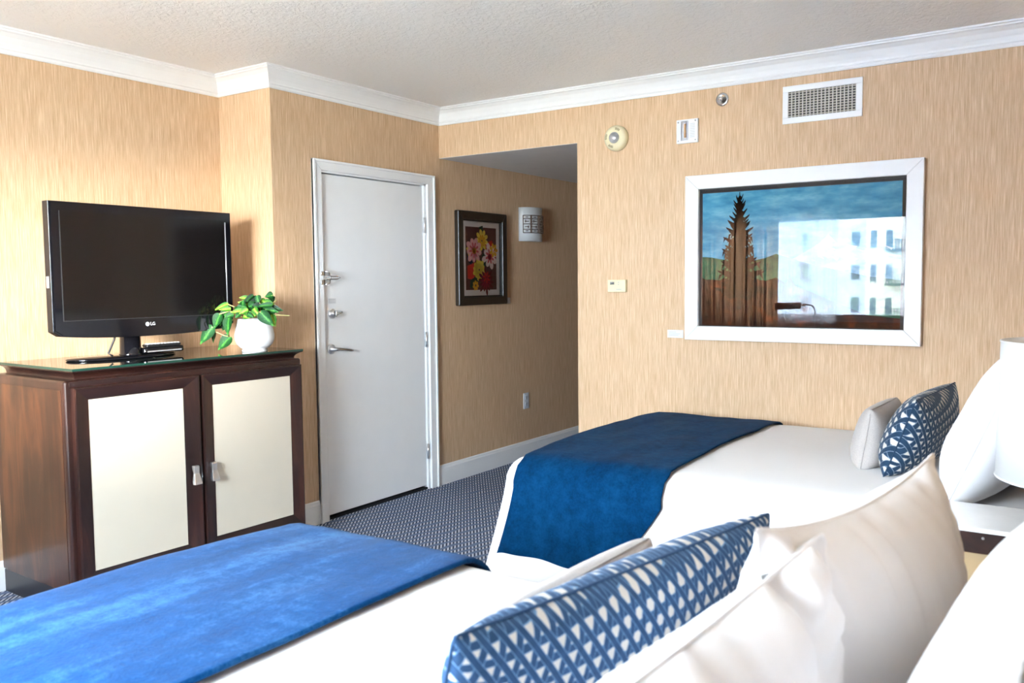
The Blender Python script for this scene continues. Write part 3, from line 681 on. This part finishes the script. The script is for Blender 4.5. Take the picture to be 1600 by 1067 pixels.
# maker's mark
bm = lathe(bmesh.new(), [(0.0095, 0.006), (0.0095, 0.0068)], 24, 'x', (0, -0.012+0.006, tz0_+.030)); mk = obj('logo_disc', bm, plain('logo_silver', (0.8, 0.8, 0.82, 1), 0.3), tv)
cu = bpy.data.curves.new('logo_letters', 'FONT'); cu.body = 'LG'; cu.size = 0.021; cu.extrude = 0.0004; cu.align_x = 'LEFT'; cu.align_y = 'CENTER'
to = bpy.data.objects.new('logo_letters', cu); C.objects.link(to); to.parent = tv
to.matrix_local = Matrix.Translation((0.0068, 0.008, tz0_+.030)) @ Matrix(((0, 0, 1, 0), (1, 0, 0, 0), (0, 1, 0, 0), (0, 0, 0, 1)))
cu.materials.append(bpy.data.materials['logo_silver'])
bpy.context.view_layer.update()
_me = bpy.data.meshes.new_from_object(to.evaluated_get(bpy.context.evaluated_depsgraph_get())); _mx = to.matrix_local.copy(); bpy.data.objects.remove(to)
to = bpy.data.objects.new('logo_letters', _me); C.objects.link(to); to.parent = tv; to.matrix_local = _mx
bm = bmesh.new(); box(bm, 0.0068, 0.0072, -0.0085, -0.0070, tz0_+.026, tz0_+.035); box(bm, 0.0068, 0.0072, -0.0085, -0.0035, tz0_+.0255, tz0_+.027); obj('logo_face', bm, M['blackgloss'], tv)
# remote control lying across the stand base, on a small black box
rb = thing('set_top_box', 'small black box with rounded ends resting on the television stand', 'receiver', (-0.08, -2.085, 1.056))
bevel_mod(obj('box_shell', B(-0.03, 0.03, -0.10, 0.115, 0, 0.028), M['blackgloss'], rb), 0.008, 3)
obj('front_strip', B(0.030, 0.0315, -0.085, 0.10, 0.006, 0.012), M['silver'], rb)
rc_ = thing('remote_control', 'black remote control with pale buttons lying on the receiver box', 'remote', (-0.08, -2.07, 1.0845))
bevel_mod(obj('remote_body', B(-0.022, 0.022, -0.095, 0.09, 0, 0.013), M['blackmat'], rc_), 0.005, 3)
bt = None
for i in range(10):
    for j in range(3):
        if bt is None:
            bt = obj('button', B(-0.0035, 0.0035, -0.005, 0.005, 0, 0.004, bev=0.001), plain('pale_button', (0.75, 0.75, 0.78, 1), 0.4), rc_); o = bt
        else:
            o = bt.copy(); C.objects.link(o); o.parent = rc_
        o.location = (-0.013+.013*j, -0.082+.018*i, 0.0128)
tag(rb, 'small black receiver box with rounded ends resting on the television stand', 'receiver')

# ------------------------------------------------------------------ potted plant
PX, PY, PZ = 0.150, -1.702, 1.0405
pt = thing('potted_plant', 'trailing green philodendron in a round white ceramic pot on the cabinet', 'plant', (PX, PY, PZ))
pr_ = [(0.062, 0.0), (0.064, .006), (0.058, .014), (0.070, .020), (0.088, .038), (0.097, .062), (0.098, .085), (0.092, .115), (0.084, .145), (0.080, .163), (0.077, .166), (0.073, .162), (0.072, .14)]
obj('pot', lathe(bmesh.new(), pr_, 56), M['white_ceramic'], pt, True)
obj('soil', lathe(bmesh.new(), [(0.073, .130), (0.073, .138), (0.03, .142)], 32), M['soil'], pt)
# leaves are laid out in the plane of the pot facing the room corner, with depth
cright = Vector((r2.x, r2.y, 0)).normalized(); cfw = Vector((fw.x, fw.y, 0)).normalized()
px_m = 1/300.0       # metres per photo pixel at the pot
def leaf_mesh(base, tip, wd, droop, face, matk):
    """heart-shaped leaf from base to tip, width wd"""
    ax = tip-base; L = ax.length; ax.normalize()
    side = ax.cross(face).normalized(); nrm = side.cross(ax).normalized()
    bm = bmesh.new(); uv = bm.loops.layers.uv.new('uv')
    prof_ = [(-.06, .30), (-.02, .62), (.10, .92), (.26, 1.0), (.42, .92), (.58, .72), (.74, .46), (.88, .2), (1.0, .02)]
    rows = []
    for s_, w_ in prof_:
        row = []
        for q in (-1, -.5, 0, .5, 1):
            c_ = base+ax*(L*(s_ if q else max(s_, 0.0)))+side*(q*w_*wd/2)+nrm*(-droop*L*s_*s_+abs(q)*w_*wd*0.12)
            row.append((bm.verts.new(c_), (q*w_*.5+.5, s_)))
        rows.append(row)
    for a_, b_ in zip(rows, rows[1:]):
        for i in range(4):
            qd = (a_[i], a_[i+1], b_[i+1], b_[i]); f_ = bm.faces.new([v_[0] for v_ in qd])
            for lp, v_ in zip(f_.loops, qd): lp[uv].uv = v_[1]
    return obj('leaf', bm, M[matk], pt, True)
def P2(u, v_, dpt=0.0):      # plant crop coordinates (6.67x zoom) -> local metres
    sx_ = (u/6.67-98.0)*px_m; sz_ = (107.0-v_/6.67)*px_m
    return cright*sx_+Vector((0, 0, sz_))+cfw*dpt
LV = [((265, 458), (135, 632), 88, 0, -.05), ((272, 432), (178, 505), 70, 0, -.03), ((345, 335), (278, 475), 84, 0, -.05), ((405, 305), (322, 445), 84, 0, -.03),
      ((458, 368), (432, 535), 84, 0, -.09), ((425, 562), (296, 690), 92, 0, -.03), ((405, 232), (262, 288), 44, 1, -.02), ((450, 278), (340, 282), 42, 1, -.05),
      ((600, 245), (486, 210), 60, 1, .02), ((655, 150), (520, 258), 46, 2, -.01), ((580, 180), (498, 166), 44, 1, .03), ((690, 152), (706, 238), 66, 0, .0),
      ((838, 148), (762, 160), 62, 0, .02), ((826, 165), (832, 232), 62, 2, .03), ((860, 244), (700, 250), 46, 0, -.04), ((592, 250), (476, 290), 62, 0, -.03),
      ((590, 300), (466, 306), 54, 1, -.07), ((492, 332), (405, 360), 52, 0, -.07), ((705, 352), (640, 300), 40, 1, -.07), ((770, 318), (892, 452), 92, 0, -.08),
      ((850, 348), (895, 460), 62, 1, -.04), ((830, 268), (965, 300), 56, 2, -.02), ((800, 292), (930, 312), 60, 0, -.04), ((640, 285), (560, 325), 50, 1, -.08),
      ((690, 280), (740, 350), 60, 1, -.06), ((620, 215), (700, 210), 40, 0, .04), ((748, 215), (700, 185), 50, 1, .02), ((560, 330), (520, 365), 44, 0, -.08),
      ((420, 330), (395, 420), 70, 2, .0), ((360, 430), (330, 500), 66, 2, .01), ((245, 520), (225, 625), 40, 2, .01), ((640, 330), (700, 362), 44, 0, -.08),
      ((780, 240), (850, 220), 46, 2, .04), ((520, 270), (590, 225), 50, 2, .05), ((860, 380), (850, 455), 56, 2, -.01), ((600, 350), (660, 368), 40, 1, -.08)]
rs = random.Random(11)
for _i in range(22):          # the dense cluster over the rim
    _u = rs.uniform(500, 830); _v = rs.uniform(215, 330); _a = rs.uniform(0, 2*PI); _l = rs.uniform(70, 110)
    LV.append(((_u, _v), (_u+_l*math.cos(_a), _v+.55*_l*math.sin(_a)), rs.uniform(48, 70), rs.choice((0, 0, 2, 1)), rs.uniform(-.05, .05)))
for (b_, t_, w_, mk_, dd) in LV:
    base = P2(b_[0], b_[1], dd); tip = P2(t_[0], t_[1], dd-.012)
    face = (-cfw+Vector((0, 0, .35))+cright*rs.uniform(-.35, .35)).normalized()
    leaf_mesh(base, tip, w_/6.67*px_m*1.35, 0.16, face, 'leaf%d' % mk_)
for pts in ([(560, 370, .0), (440, 300, -.04), (345, 330, -.06)], [(600, 375, .0), (500, 270, -.03), (410, 235, -.02)], [(430, 560, -.03), (380, 545, -.05), (270, 500, -.04), (262, 455, -.05)],
            [(640, 370, 0), (620, 300, -.01), (655, 155, 0)], [(700, 370, 0), (730, 250, .0), (835, 150, .02)], [(700, 365, -.02), (760, 310, -.07), (790, 330, -.08)],
            [(680, 370, 0), (600, 250, .03), (520, 200, .03)], [(480, 380, -.05), (440, 430, -.07), (430, 560, -.05), (400, 480, -.04)], [(720, 365, -.02), (820, 260, -.02), (890, 195, 0)], [(740, 365, -.02), (900, 345, -.03), (1030, 355, -.03)]):
    obj('stem', tube(bmesh.new(), [P2(*p) for p in pts], 0.0028, 6), M['stem'], pt, True)

# ------------------------------------------------------------------ beds
BH, BR = 0.640, 0.11
def flare(z, x, y):
    k = max(0.0, (BH-BR-z)/0.4)*min(1.0, max(0.12, (3.35-x)/0.4))
    return 0.085*k**1.15*(1+0.35*noise.noise(Vector((x*3.1, y*3.1, 1.7)))) + 0.016*k*math.sin((x+y)*17+2*noise.noise(Vector((x*2, y*2, 5))))
def topz(x, y, yc):
    return BH+0.018*(1-((y-yc)/0.76)**2)+0.006*noise.noise(Vector((x*2.2, y*2.2, 3)))+0.003*noise.noise(Vector((x*7, y*7, 3)))
def bed(y0, y1, label, seed):
    x0, x1 = 1.60, 3.74; yc = (y0+y1)/2
    bd = thing('bed', label, 'bed', group=None)
    hx, hy = (x1-x0)/2-BR, (y1-y0)/2-BR; cx_ = (x0+x1)/2
    base = []       # (qx,qy,nx,ny)
    def edge(ax_, ay_, bx_, by_, nx, ny, k):
        for i in range(k): base.append((ax_+(bx_-ax_)*i/k, ay_+(by_-ay_)*i/k, nx, ny))
    def corner(qx, qy, a0_, k=10):
        for i in range(k): a_ = a0_+PI/2*i/k; base.append((qx, qy, math.cos(a_), math.sin(a_)))
    edge(-hx, -hy, hx, -hy, 0, -1, 60); corner(hx, -hy, -PI/2); edge(hx, -hy, hx, hy, 1, 0, 40); corner(hx, hy, 0)
    edge(hx, hy, -hx, hy, 0, 1, 60); corner(-hx, hy, PI/2); edge(-hx, hy, -hx, -hy, -1, 0, 40); corner(-hx, -hy, PI)
    rings = []
    bm = bmesh.new()
    for s_ in (0.0001, .12, .25, .4, .55, .7, .85):
        rings.append([(cx_+q[0]*s_, yc+q[1]*s_, None) for q in base])
    for a_ in range(0, 7):
        th_ = PI/2*a_/6; off = -BR+BR*math.sin(th_); dz = BR*(1-math.cos(th_))
        rings.append([(cx_+q[0]+q[2]*(BR+off), yc+q[1]+q[3]*(BR+off), -dz) for q in base])
    for z_ in (0.47, 0.41, 0.35, 0.29, 0.23, 0.17, 0.15):
        rg = []
        for q in base:
            X = cx_+q[0]+q[2]*BR; Y = yc+q[1]+q[3]*BR; e = flare(z_, X, Y)
            if q[2] > .5: e *= 0.05
            zz = z_+(0.012*math.sin(X*9+Y*7) if z_ < .2 else 0)
            rg.append((X+q[2]*e, Y+q[3]*e, ('abs', zz)))
        rings.append(rg)
    V = []
    for rg in rings:
        row = []
        for (X, Y, z_) in rg:
            if z_ is None: Z = topz(X, Y, yc)
            elif isinstance(z_, tuple): Z = z_[1]
            else: Z = topz(X, Y, yc)+z_
            row.append(bm.verts.new((X, Y, Z)))
        V.append(row)
    n_ = len(base)
    for a_, b_ in zip(V, V[1:]):
        for i in range(n_): bm.faces.new((a_[i], a_[(i+1) % n_], b_[(i+1) % n_], b_[i]))
    bm.faces.new(V[0])
    o = obj('duvet', bm, M['duvet'], bd, True); md = o.modifiers.new('s', 'SOLIDIFY'); md.thickness = 0.012; md.offset = -1
    # pleated skirt
    bm = bmesh.new(); top_, bot = [], []
    for i, q in enumerate(base):
        X = cx_+q[0]+q[2]*(BR-.02); Y = yc+q[1]+q[3]*(BR-.02); e = .012*math.sin(i*1.35)
        top_.append(bm.verts.new((X+q[2]*e*.3, Y+q[3]*e*.3, 0.34))); bot.append(bm.verts.new((X+q[2]*(e+.01), Y+q[3]*(e+.01), 0.004)))
    for i in range(n_): bm.faces.new((top_[i], top_[(i+1) % n_], bot[(i+1) % n_], bot[i]))
    bm.faces.new(top_[::-1])
    obj('bed_skirt', bm, M['skirt'], bd, True)
    o = obj('headboard', B(3.79, 3.875, y0, y1, 0.0, 1.18), M['wood_h']); bevel_mod(o, 0.012, 3)
    tag(o, 'dark wood headboard behind the %s bed' % label.split()[0], 'headboard')
    return bd, yc
def throw(y0, y1, xa_t, xb_t, xa_b, xb_b, zh, label, mat, thick, seed, zfar=0.3, foldx=0.0):
    yc = (y0+y1)/2; bm = bmesh.new(); rows = []
    S = []
    for z_ in [zh+(BH-BR-zh)*i/9 for i in range(10)]: S.append(('n', z_))
    for i in range(1, 7): S.append(('an', PI/2*i/6))
    for i in range(1, 40): S.append(('t', y0+BR+(y1-y0-2*BR)*i/40))
    for i in range(6, 0, -1): S.append(('af', PI/2*i/6))
    for z_ in [BH-BR-(BH-BR-zfar)*i/6 for i in range(7)]: S.append(('f', z_))
    N = 36; g = 0.010
    for kd, v_ in S:
        row = []
        for j in range(N+1):
            u_ = j/N
            k = 1.0
            if kd == 'n': k = ((v_-zh)/(BH-BR-zh))**0.7
            xa = xa_b+(xa_t-xa_b)*k; xb = xb_b+(xb_t-xb_b)*k
            wv = 0.012*noise.noise(Vector((seed, v_*2.3 if kd != 't' else v_*2.3, 0)))
            x = xa+(xb-xa)*u_+wv
            if kd == 'n': 
                zz = v_+(zh+0.0)*0; zz = v_-(1-k)*0.035*math.sin(u_*PI)*0+(1-k)*(-0.03*u_)
                y = y0-flare(v_, x, y0)-g-0.004*math.sin(x*30)*(1-k); z = zz
            elif kd == 'an': y = y0+BR-(BR+g)*math.cos(v_); z = topz(x, y, yc)-BR+(BR+g)*math.sin(v_)
            elif kd == 't': y = v_; z = topz(x, y, yc)+g
            elif kd == 'af': y = y1-BR+(BR+g)*math.cos(v_); z = topz(x, y, yc)-BR+(BR+g)*math.sin(v_)
            else: y = y1+flare(v_, x, y1)+g; z = v_
            # foot rounding
            e = (1.60+BR)-x
            if e > 0: z -= BR-math.sqrt(max(0, BR*BR-e*e))
            z += 0.0035*noise.noise(Vector((x*9, y*5, seed)))
            row.append(bm.verts.new((x, y, z)))
        rows.append(row)
    for a_, b_ in zip(rows, rows[1:]):
        for j in range(N): bm.faces.new((a_[j], a_[j+1], b_[j+1], b_[j]))
    o = obj('throw_blanket', bm, mat, None, True); md = o.modifiers.new('s', 'SOLIDIFY'); md.thickness = thick; md.offset = 1; md.use_rim = True
    md = o.modifiers.new('b', 'BEVEL'); md.width = thick*.35; md.segments = 2; md.limit_method = 'ANGLE'
    tag(o, label, 'blanket'); return o
FY0, FY1, NY0, NY1 = -1.66, -0.14, -4.26, -2.755
bed(FY0, FY1, 'far bed by the picture wall, white duvet with blue throw over its foot', 1)
bed(NY0, NY1, 'near bed in the foreground, white duvet with blue throw over its foot', 2)
throw(FY0, FY1, 1.700, 2.36, 1.660, 2.120, 0.275, 'blue throw over the foot of the far bed, hanging down its side', M['throw_far'], 0.008, 1.0)
throw(NY0, NY1, 1.690, 2.355, 1.68, 2.3, 0.25, 'blue fleece throw across the foot of the near bed', M['throw_near'], 0.014, 4.0)

# ------------------------------------------------------------------ pillows and cushions
def pillow(name, label, cat, loc, w_, h_, t_, lean, rotz, mat, seed=0, wr=0.006, gather=0.0, group=None, pinch=0.07, seam=None, p=2.6, tilt=0, sag=0.0, ex=0.55):
    N = 48; bm = bmesh.new(); uvl = bm.loops.layers.uv.new('uv')
    def pos(u, v_, sgn):
        yy = w_/2*u*(1-pinch*(1-v_*v_)); zz = h_/2*v_*(1-pinch*(1-u*u))-sag*(1-u*u)*(v_+1)/2
        e = max(0, (1-abs(u)**p))**ex*max(0, (1-abs(v_)**p))**ex
        x_ = sgn*t_/2*e*(1-0.18*v_)
        q = Vector((yy*3+seed, zz*3, sgn*1.7))
        x_ += sgn*wr*2.2*noise.noise(q*1.5)*e**.5
        a_ = math.atan2(v_, u)
        x_ += sgn*wr*noise.noise(Vector((a_*9, seed, sgn)))*min(1, (u*u+v_*v_)*.8)*e**.35
        if gather and v_ > 0.0 and sgn > 0:
            x_ += sgn*gather*math.sin(u*26+4*noise.noise(Vector((u*4, seed, 2))))*max(0, v_-.1)**1.0*e**.3*(0.5+noise.noise(Vector((u*5, v_*2, seed+9))))
        return (x_, yy, zz+h_/2*(1))
    F = {}; Bk = {}
    for i in range(N+1):
        for j in range(N+1):
            u = math.sin((i/N*2-1)*PI/2); v_ = math.sin((j/N*2-1)*PI/2)
            ed = i in (0, N) or j in (0, N)
            F[i, j] = bm.verts.new(pos(u, v_, 1)); Bk[i, j] = F[i, j] if ed else bm.verts.new(pos(u, v_, -1))
    for i in range(N):
        for j in range(N):
            for G, fl in ((F, 0), (Bk, 1)):
                ids = [(i, j), (i+1, j), (i+1, j+1), (i, j+1)]
                if fl: ids = ids[::-1]
                vs_ = [G[q] for q in ids]
                if len(set(vs_)) < 4: continue
                f_ = bm.faces.new(vs_)
                for lp, q in zip(f_.loops, ids):
                    u = math.sin((q[0]/N*2-1)*PI/2); v_ = math.sin((q[1]/N*2-1)*PI/2)
                    lp[uvl].uv = (u*w_/2+.5+(0.37 if fl else 0), v_*h_/2+.5)
    per = [pos(math.sin((i/N*2-1)*PI/2), -1, 1) for i in range(N)]+[pos(1, math.sin((j/N*2-1)*PI/2), 1) for j in range(N)]+[pos(math.sin((1-i/N*2)*PI/2), 1, 1) for i in range(N)]+[pos(-1, math.sin((1-j/N*2)*PI/2), 1) for j in range(N)]
    o = obj(name, bm, mat, None, True)
    o.location = loc; o.rotation_euler = Euler((tilt, lean, rotz), 'XYZ')
    # keep the bottom edge on the mattress
    pp_ = [q for k_, q in enumerate(per) if k_ == 0 or (Vector(q)-Vector(per[k_-1])).length > .004]
    obj('seam', tube(bmesh.new(), pp_, 0.0028 if seam is None else seam, 6, True), mat, o, True)
    tag(o, label, cat, group); return o
BT = BH+0.012
wp = M['pillow']
# far bed
pillow('pillow', 'white pillow on the far bed nearest the lamp, its corner on the nightstand', 'pillow', (3.335, -1.27, BT-.005), 0.74, 0.56, 0.25, D(22), D(-6), wp, 1, 0.007, 0.010)
pillow('pillow', 'white pillow at the wall side of the far bed, mostly behind the front pillow', 'pillow', (3.38, -0.52, BT-.005), 0.70, 0.56, 0.22, D(22), D(4), wp, 2, 0.007, 0.010)
pillow('cushion', 'dark slate and white woven-pattern cushion on the far bed', 'cushion', (3.07, -0.92, BT), 0.66, 0.31, 0.20, D(20), D(-4), M['pattern_far'], 3, 0.004, pinch=0.04, ex=.5)
pillow('cushion', 'small plain grey cushion on the far bed', 'cushion', (2.955, -0.955, BT), 0.42, 0.235, 0.15, D(9), D(-2), M['greylinen'], 4, 0.003, pinch=0.02, ex=.34)
# near bed
pillow('cushion', 'small plain grey cushion on the near bed in front of the blue pattern', 'cushion', (2.885, -3.355, BT), 0.54, 0.24, 0.14, D(18), D(-2), M['greylinen'], 5, 0.003, pinch=0.02, ex=.34)
pillow('cushion', 'light blue and white woven-pattern cushion on the near bed', 'cushion', (3.02, -3.42, BT), 0.76, 0.322, 0.165, D(19), D(-11), M['pattern_near'], 6, 0.004, pinch=0.02, ex=.42)
pillow('pillow', 'white pillow on the near bed, far half, corner pointing up', 'pillow', (3.40, -3.30, BT), 0.62, 0.43, 0.24, D(0), D(-10), wp, 7, 0.009, 0.020, sag=.02, ex=.62)
pillow('pillow', 'white wrinkled pillow on the near bed, closest to the camera', 'pillow', (3.33, -3.80, BT+.01), 0.72, 0.345, 0.235, D(0), D(-14), wp, 8, 0.012, 0.050, sag=.0, ex=.55, tilt=D(10))
pillow('pillow', 'white pillow in the lower right corner, leaning on the near headboard', 'pillow', (3.55, -3.62, BT), 0.74, 0.50, 0.20, D(14), D(-4), wp, 9, 0.007, 0.008)

# ------------------------------------------------------------------ nightstand and lamp
ns = thing('nightstand', 'dark nightstand with a top painted glare-white between the two beds', 'nightstand')
nx0, nx1, ny0, ny1 = 3.30, 3.86, -1.99, -1.70
bevel_mod(obj('top', B(nx0, nx1, ny0, ny1, 0.688, 0.700), plain('glare_white_top', (0.90, 0.89, 0.88, 1), 0.15), ns), 0.002)  # window glare on the glossy top put into the colour as white
bevel_mod(obj('apron', B(nx0+.01, nx1, ny0+.008, ny1, 0.628, 0.688), M['wood_h'], ns), 0.002)
obj('lower_cabinet', B(nx0+.02, nx1, ny0+.025, ny1-.01, 0.10, 0.628), plain('tan_veneer', srgb(170, 142, 104), 0.5), ns)
obj('plinth', B(nx0+.03, nx1, ny0+.03, ny1-.02, 0, 0.10), M['plinth'], ns)
for px_ in (3.44, 3.62): obj('stud', lathe(bmesh.new(), [(0.004, 0), (0.003, .003)], 10, 'y', (px_, ny0+.008, 0.672)), M['bright'], ns)
lp_ = thing('table_lamp', 'table lamp with a white drum shade at the right edge', 'lamp', (3.66, -1.87, 0.70))
bm = bmesh.new(); n_ = 72; lo = []; hi = []
for i in range(n_):
    a_ = 2*PI*i/n_; lo.append(bm.verts.new((0.205*math.cos(a_), 0.205*math.sin(a_), 0.135))); hi.append(bm.verts.new((0.200*math.cos(a_), 0.200*math.sin(a_), 0.505)))
for i in range(n_): bm.faces.new((lo[i], lo[(i+1) % n_], hi[(i+1) % n_], hi[i]))
o = obj('lamp_shade', bm, M['shade'], lp_, True); md = o.modifiers.new('s', 'SOLIDIFY'); md.thickness = 0.003
for zz, rr in ((0.505, 0.200), (0.135, 0.205)):
    obj('shade_rim', tube(bmesh.new(), [(rr*math.cos(2*PI*i/64), rr*math.sin(2*PI*i/64), zz) for i in range(64)], 0.0025, 6, True), M['shade'], lp_, True)
obj('lamp_base', lathe(bmesh.new(), [(0.075, 0), (0.075, .015), (0.03, .022), (0.05, .05), (0.055, .08), (0.045, .11), (0.015, .14), (0.008, .15), (0.008, .40)], 36), plain('dark_bronze_lamp', srgb(60, 44, 40), 0.3, metal=.5), lp_, True)
bm = bmesh.new()
for k in range(3): a_ = 2*PI*k/3; tube(bm, [(0, 0, .40), (0.199*math.cos(a_), 0.199*math.sin(a_), .497)], 0.002, 6)
obj('shade_spider', bm, M['bright'], lp_)
obj('bulb', lathe(bmesh.new(), [(0.012, .33), (0.028, .36), (0.026, .385), (0.012, .40)], 20, 'z', (0, 0, -.08)), plain('frosted_bulb', (0.8, 0.8, 0.8, 1), 0.4), lp_, True)

# ------------------------------------------------------------------ window wall (seen in the picture glass)
wn = thing('window_1', '', 'x'); del wn['label']; del wn['category']; wn['kind'] = 'structure'
bm = bmesh.new(); fw_ = 0.045
box(bm, WX0, WX1, WY-.12, WY-.06, WZ0, WZ0+fw_); box(bm, WX0, WX1, WY-.12, WY-.06, WZ1-fw_, WZ1)
for x_ in (WX0, WX1-fw_): box(bm, x_, x_+fw_, WY-.12, WY-.06, WZ0, WZ1)
obj('window_frame', bm, M['paint'], wn)
obj('window_pane', B(WX0+fw_, WX1-fw_, WY-.092, WY-.088, WZ0+fw_, WZ1-fw_), M['windowglass'], wn)
obj('window_sill', B(WX0-.03, WX1+.03, WY-.06, WY+.03, WZ0-.03, WZ0), M['paint'], wn)
def curtain(name, x0, x1, y, z0_, z1_, amp, per_, mat, label, seed, over=0.0):
    bm = bmesh.new(); n_ = int((x1-x0)/per_*24); lo = []; hi = []
    for i in range(n_+1):
        x = x0+(x1-x0)*i/n_; ph = 2*PI*x/per_+1.5*noise.noise(Vector((x*4, seed, 0))); x += over*per_*math.sin(2*ph)
        lo.append(bm.verts.new((x, y+amp*math.sin(ph), z0_))); hi.append(bm.verts.new((x+.01*math.sin(x*20), y+amp*.8*math.sin(ph+.3), z1_)))
    for i in range(n_): bm.faces.new((lo[i], lo[i+1], hi[i+1], hi[i]))
    o = obj(name, bm, mat, None, True); tag(o, label, 'curtain'); return o
curtain('drape', KX+.06, 0.74, WY+.14, 0.02, 2.38, 0.065, 0.12, M['drape'], 'brown pleated drape at the left end of the window', 1, 0.22)
curtain('sheer_curtain', 0.70, 1.36, WY+.08, 0.03, 2.38, 0.022, 0.075, M['sheer'], 'white sheer curtain drawn beside the brown drape', 2)
rod = tag(obj('curtain_rod', tube(bmesh.new(), [(KX+.02, WY+.11, 2.395), (RX-.02, WY+.11, 2.395)], 0.012, 12), M['chrome'], None, True), 'metal curtain rod above the window', 'rod')
fl = thing('reading_lamp', 'brushed metal pharmacy reading lamp standing by the window', 'floor lamp', (1.215, -4.82, 0))
obj('lamp_base', lathe(bmesh.new(), [(0.12, 0), (0.12, .018), (0.02, .03)], 32), M['bright'], fl, True)
obj('lamp_pole', tube(bmesh.new(), [(0, 0, .02), (0, 0, .95), (0, 0, 1.03), (-.012, 0, 1.075), (-.04, 0, 1.10), (-.10, 0, 1.105)], 0.007, 10), M['bright'], fl, True)
obj('lamp_head', tube(bmesh.new(), [(-.09, 0, 1.105), (-.14, 0, 1.10), (-.16, 0, 1.095), (-.42, 0, 1.085)], [.012, .014, .036, .038], 20), plain('brushed_nickel_head', (0.75, 0.70, 0.64, 1), 0.4, metal=.6), fl, True)

# building across the street
bl = thing('building', 'white building with windows and dark balconies seen in the picture glass', 'building')
BYY = -60.0
bshaded = plain('facade_white_shaded', (0.50, 0.54, 0.66, 1), 0.8, nscale=0.4); bsunlit = plain('facade_cream_sunlit', (0.62, 0.58, 0.50, 1), 0.8, nscale=.4)  # bluish shade and warm sun put into the two facade colours
obj('facade', B(-30, -2.0, BYY-8, BYY, -14, 7.2), bshaded, bl)
obj('bay', B(-9.6, -7.3, BYY, BYY+1.0, -14, 6.0), bsunlit, bl)
wfm = plain('window_dark', (0.10, 0.12, 0.15, 1), 0.3)
for zc in (-7.6, -5.2, -2.9, -0.5, 1.8, 4.1):
    for xw in (-26, -23.6, -21.2, -18.8, -16.4, -14.0, -10.5, -5.4, -3.6):
        f_ = obj('window', B(xw-.36, xw+.36, BYY, BYY+.05, zc-.62, zc+.62), bshaded, bl); obj('pane', B(xw-.28, xw+.28, BYY+.05, BYY+.06, zc-.54, zc+.54), wfm, f_)
    for xw in (-9.1, -8.1):
        f_ = obj('window', B(xw-.30, xw+.30, BYY+1.0, BYY+1.05, zc-.75, zc+.60), bsunlit, bl); obj('pane', B(xw-.20, xw+.20, BYY+1.05, BYY+1.06, zc-.68, zc+.52), wfm, f_)
    bm = bmesh.new(); box(bm, -8.2, -6.4, BYY+1.0, BYY+1.9, zc-.95, zc-.80)
    for k in range(10): box(bm, -8.15+k*.19, -8.10+k*.19, BYY+1.85, BYY+1.9, zc-.8, zc-.2)
    box(bm, -8.2, -6.4, BYY+1.84, BYY+1.9, zc-.22, zc-.16)
    obj('balcony', bm, plain('balcony_iron', (0.05, 0.05, 0.06, 1), 0.5), bl)
obj('flat_roof', B(-30.3, -1.7, BYY-8, BYY+.3, 7.2, 7.6), bsunlit, bl)
struct('ground', B(-120, 120, -140, -6, -14.1, -14), plain('street_sunlit', (0.70, 0.61, 0.50, 1), 0.9, nscale=0.3))  # pale warm colour holds the sunlight this street would bounce upward
